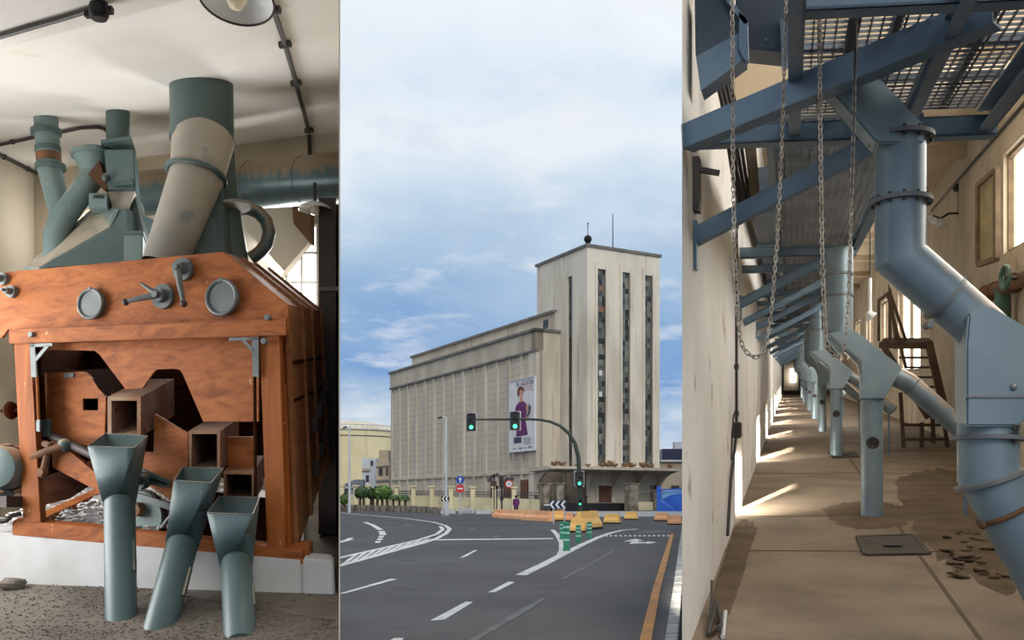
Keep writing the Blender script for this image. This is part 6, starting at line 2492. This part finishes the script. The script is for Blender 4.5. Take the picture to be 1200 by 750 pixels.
mb = MB(); mb.tube([P(985, 92, dN + .1), P(1012, 100, dN + .06), P(1055, 160, dN)], [rn(28), rn(30), rn(29)], 4)
mb = MB()
mb.loft([[P(968, 92, dN), P(1008, 82, dN), P(1008, 82, dN + .28), P(968, 92, dN + .28)],
         [P(1016, 84, dN), P(1046, 86, dN), P(1046, 86, dN + .28), P(1016, 84, dN + .28)]])
mb = MB()
pol = [(968, 100), (1003, 84), (1022, 82), (1083, 146), (1083, 168), (1028, 168), (1026, 166)]
mb.prism([P(x, y, dN - .12) for x, y in pol], DR * .25)
mb.build('head_box', M['blue'], bp, smooth=0, bevel=.01)
mb = MB(); mb.tube([P(1055, 160, dN), P(1055, 302, dN), P(1150, 385, dN), P(1160, 395, dN)], rn(28.5), 40); mb.build('upper_pipe', M['blue'], bp)
for y, r in ((163, 37), (237, 35)):
    mb = MB(); mb.cyl(P(1056, y, dN), Z, rn(r), .022, 40); fo = mb.build('pipe_flange', M['flange'], bp)
    for i in range(12):
        a = 2 * math.pi * (i + .5) / 12
        mb = MB(); mb.cyl(P(1056, y, dN) + Vector((math.cos(a), math.sin(a), 0)) * rn(r - 4), Z, .009, .05, 6); mb.build('flange_bolt', M['steeldk'], fo)
mb = MB(); c = P(1107, 350, dN); ax = P(1150, 385, dN) - P(1055, 302, dN); mb.cyl(c, ax, rn(30.5), .02, 40); mb.build('slope_band', M['flange'], bp)
mb = MB()
q = c + ax.cross(Y).normalized() * rn(31)
mb.cyl(P(1126, 329, dN - .02), Y, .02, .06, 8); mb.cyl(P(1088, 381, dN - .02), Y, .02, .06, 8)
mb.build('clamp_bolt', M['flange'], bp)
# wide elbow chest
mb = MB()
pol = [(1132, 404), (1135, 368), (1160, 358), (1232, 400), (1232, 470), (1192, 500), (1132, 500)]
mb.prism([P(x, y, dN - .17) for x, y in pol], DR * .34)
mb.build('elbow_chest', M['blue'], bp, smooth=0, bevel=.012)
mb = MB(); mb.sphere(P(1188, 453, dN - .175), .018, 12); mb.build('chest_boss', M['blue'], bp)
mb = MB(); mb.beam(P(1132, 465, dN - .172), P(1232, 465, dN - .172), .01, .012); mb.build('chest_seam', M['flange'], bp, smooth=0)
mb = MB(); mb.tube([P(1158, 496, dN), P(1158, 556, dN), P(1216, 660, dN + .02), P(1250, 722, dN + .03)], rn(33.5), 40); mb.build('lower_pipe', M['blue'], bp)
mb = MB(); mb.cyl(P(1158, 514, dN), Z + X * .03, rn(41), .022, 40); mb.build('pipe_flange', M['flange'], bp)
ax = P(1158, 556, dN) - P(1216, 660, dN)
mb = MB(); mb.cyl(P(1160, 562, dN), Vector((-.35, 0, 1)), rn(40), .02, 40); mb.build('pipe_flange', M['flange'], bp)
mb = MB(); mb.ring(P(1181, 597, dN + .01), ax, rn(35), .014, 40, 8); mb.sphere(P(1152, 616, dN - .03), .02, 10); mb.build('clamp_ring', M['rust'], bp)
mb = MB(); mb.tube([P(1190, 520, dN - .15), P(1196, 476, dN - .15)], .008, 8)
for i in range(8):
    mb.ring(P(1186 + i * .6, 515 - i * 6, dN - .16), X, .008, .003, 10, 5)
tag(mb.build('latch_chain', M['steeldk']), 'small latch bar with short chain on the right of the big bent spout', 'chain')

# ---- stair with landing behind the spouts
st = thing('steel_stair', 'brown steel stair with landing and handrails by the bright windows', 'stair', P(1075, 540, 21))
dS = 21.0


def SP(x, y, o=0.0):
    return P(x, y, dS + o)


mb = MB(); mb.prism([SP(1030, 402), SP(1094, 401), SP(1089, 396, 1.2), SP(1036, 396, 1.2)], Z * -.12); mb.build('landing', M['stair'], st, smooth=0)
for o in (0, .9):
    mb = MB(); mb.beam(SP(1088, 400, o), SP(1112, 502, o), .06, .16, X); mb.build('stringer', M['stair'], st, smooth=0)
    mb = MB(); mb.beam(SP(1033, 402, o), SP(1088, 490, o), .05, .12, X); mb.build('stringer', M['stair'], st, smooth=0)
for i in range(7):
    f = (i + .6) / 7.3
    x0, y0 = 1036 + 52 * f, 402 + 84 * f
    x1, y1 = 1089 + 22 * f, 402 + 90 * f
    mb = MB(); mb.prism([SP(x0 + 6, y0, .1), SP(x1, y0, .1), SP(x1, y0, .45), SP(x0 + 6, y0, .45)], Z * .05); mb.build('tread', M['stair'], st, smooth=0)
for pts in ([(1030, 400), (1030, 352), (1043, 342), (1050, 400)], [(1043, 400), (1043, 343), (1062, 400)], [(1040, 345), (1062, 432)]):
    mb = MB(); mb.tube([SP(x, y) for x, y in pts], .035, 8); mb.build('handrail', M['stair'], st)
for x0, y0, x1, y1 in ((1055, 460, 1060, 545), (1092, 470, 1094, 520), (1106, 490, 1112, 540), (1080, 495, 1080, 525)):
    mb = MB(); mb.beam(SP(x0, y0, .3), SP(x1, y1, .3), .07, .07, Y); mb.build('support_post', M['stair'], st, smooth=0)
for y in (498, 515, 533):
    mb = MB(); mb.beam(SP(1060, y, .3), SP(1112, y, .3), .05, .06); mb.build('cross_bar', M['stair'], st, smooth=0)

# ---- lamps and fittings on the right wall
mb = MB()
mb.tube([C(UR - .03, h, t) for h, t in ((4.42, 14.5), (4.42, 18), (4.42, 24.0), (4.42, 27))], .03, 8)
tag(mb.build('wall_conduit', M['cable']), 'dark conduit running high along the cream right wall', 'conduit')
cx = Cpx(1121, 3.95, UR - .04)
lm = thing('wall_lamp', 'bracket lamp with two white glass shades on the cream right wall', 'lamp', cx)
dW = cx.y
mb = MB(); mb.cyl(P(1122, 220, dW), Y, .09, .1, 14); mb.tube([P(1122, 220, dW), P(1124, 226, dW), P(1124, 250, dW)], .03, 8); mb.build('junction', M['cable'], lm)
mb = MB(); mb.tube([P(1124, 250, dW), P(1112, 250, dW - .4), P(1102, 256, dW - .6), P(1094, 253, dW - .7)], .025, 8); mb.build('bracket_arm', M['cable'], lm)
for x, y, ex, ey in ((1101, 256, 1104, 265), (1097, 253, 1092, 258)):
    mb = MB(); mb.tube([P(x, y, dW - .6), P((x + ex) / 2, (y + ey) / 2, dW - .6), P(ex, ey, dW - .6)], [.03, .08, .13], 16); mb.build('glass_shade', M['enamel'], lm)
# casement leaf of the near window
mb = MB()
cs = thing('window_leaf', 'open casement leaf with dusty yellow glass beside the bright window', 'window leaf', Cpx(1147, 2.2, UR - .05))
dL0 = 17.9
pa, pb2 = P(1147, 217, dL0 - .2), P(1147, 310, dL0 - .2)
pc_, pd_ = P(1168, 199, dL0 - 1.0), P(1168, 303, dL0 - 1.0)
mb = MB(); mb.prism([pa, pc_, pd_, pb2], LR * .03); mb.build('glass', M['oldglass'], cs, smooth=0)
mb = MB()
for a, b in ((pa, pc_), (pc_, pd_), (pd_, pb2), (pb2, pa)):
    mb.beam(a, b, .09, .09)
mb.build('sash', M['sash'], cs, smooth=0)
# green and rust pipe under the window
UPp, HPp = UR - .22, 1.46
gp = thing('wall_pipe', 'rusty pipe with green valve wheel below the bright window at right edge', 'pipe', C(UPp, HPp - .6, 16.5))
mb = MB(); mb.tube([C(UPp, HPp, 18.6), C(UPp, HPp, 13.2)], .12, 14); mb.build('run', M['rust'], gp)
mb = MB(); mb.ring(C(UPp - .3, HPp + .02, 15.6), LR, .17, .035, 22, 8); mb.beam(C(UPp - .3, HPp - .15, 15.6), C(UPp - .3, HPp + .19, 15.6), .03, .03, X); mb.build('valve_wheel', M['green'], gp)
mb = MB(); mb.tube([C(UPp, HPp, 15.6), C(UPp - .3, HPp + .02, 15.6)], .03, 8); mb.build('valve_stem', M['steeldk'], gp)
mb = MB(); mb.tube([C(UPp, HPp, 17.2), C(UPp, HPp - .9, 17.2), C(UR + .02, HPp - .95, 17.2)], .13, 14); mb.build('riser', M['green'], gp)
for t in (18.5, 17.8, 16.4):
    mb = MB(); mb.cyl(C(UPp, HPp, t), DR, .17, .09, 16); mb.build('pipe_flange', M['rust'], gp)
for t in (14.2, 18.2):
    mb = MB(); mb.beam(C(UPp, HPp - .1, t), C(UR + .02, HPp - .1, t), .05, .05); mb.build('wall_support', M['steeldk'], gp, smooth=0)
# pendant tube lamp
dT = 17.0
tl = thing('tube_lamp', 'white tube lamp hanging upright by the stair landing', 'lamp', P(1019, 372, dT))
mb = MB(); mb.tube([P(1019.5, 326, dT), P(1019.5, 366, dT)], .03, 10); mb.build('tube', M['enamel'], tl)
mb = MB(); mb.tube([P(1022, 372, dT), P(1016, 366, dT)], [.11, .04], 12); mb.build('cap', M['enamel'], tl)
mb = MB(); top_ = P(1019.5, 326, dT); mb.tube([top_, Vector((top_.x, top_.y, C(1.4, HC, dT).z))], .012, 6); mb.build('cord', M['cable'], tl)

# ---- floor hatches
def hatch_plate(pts, label):
    q = [FP(x, y) for x, y in pts]
    root = thing('floor_hatch', label, 'hatch', sum(q, Vector()) / 4)
    n = LR.cross(DR).normalized()
    mb = MB(); mb.prism(q, n * .014); mb.build('plate', M['hatchplate'], root, smooth=0)
    mb = MB()
    for i in range(4):
        mb.beam(q[i], q[(i + 1) % 4], .05, .04, n)
    mb.build('frame', M['hatchplate'], root, smooth=0)
    c = sum(q, Vector()) / 4 - DR * .12
    mb = MB(); mb.box(c + n * .022, .16, .10, .016, LR, DR, n); mb.build('handle_recess', M['black'], root, smooth=0)
    return root


hatch_plate([(1015, 651), (1088, 650), (1071, 628), (1006, 630)], 'dark steel floor hatch in front of the nearest column')
hatch_plate([(978, 537), (1006, 536), (1000, 530), (971, 531)], 'smaller dark floor hatch farther along the gallery')
mb = MB()
c = [FP(x, y) for x, y in ((1000, 622), (1075, 616), (1080, 620), (1004, 627))]
for i in range(26):
    x, y = random.uniform(1100, 1180), random.uniform(625, 680)
    q = FP(x, y) + Z * .02
    r = random.uniform(.03, .10)
    a = random.uniform(0, 3.1)
    ax = Vector((math.cos(a), math.sin(a), random.uniform(-.15, .15)))
    mb.box(q, r * 1.6, r, .015, ax, Vector((-ax.y, ax.x, random.uniform(-.2, .2))), Z)
tag(mb.build('plaster_flakes', M['dirt'], smooth=0), 'broken flakes and scraps on the floor under the big bent spout', 'litter', None, 'stuff')

for o in bpy.data.objects:
    if 'org' in o:
        del o['org']
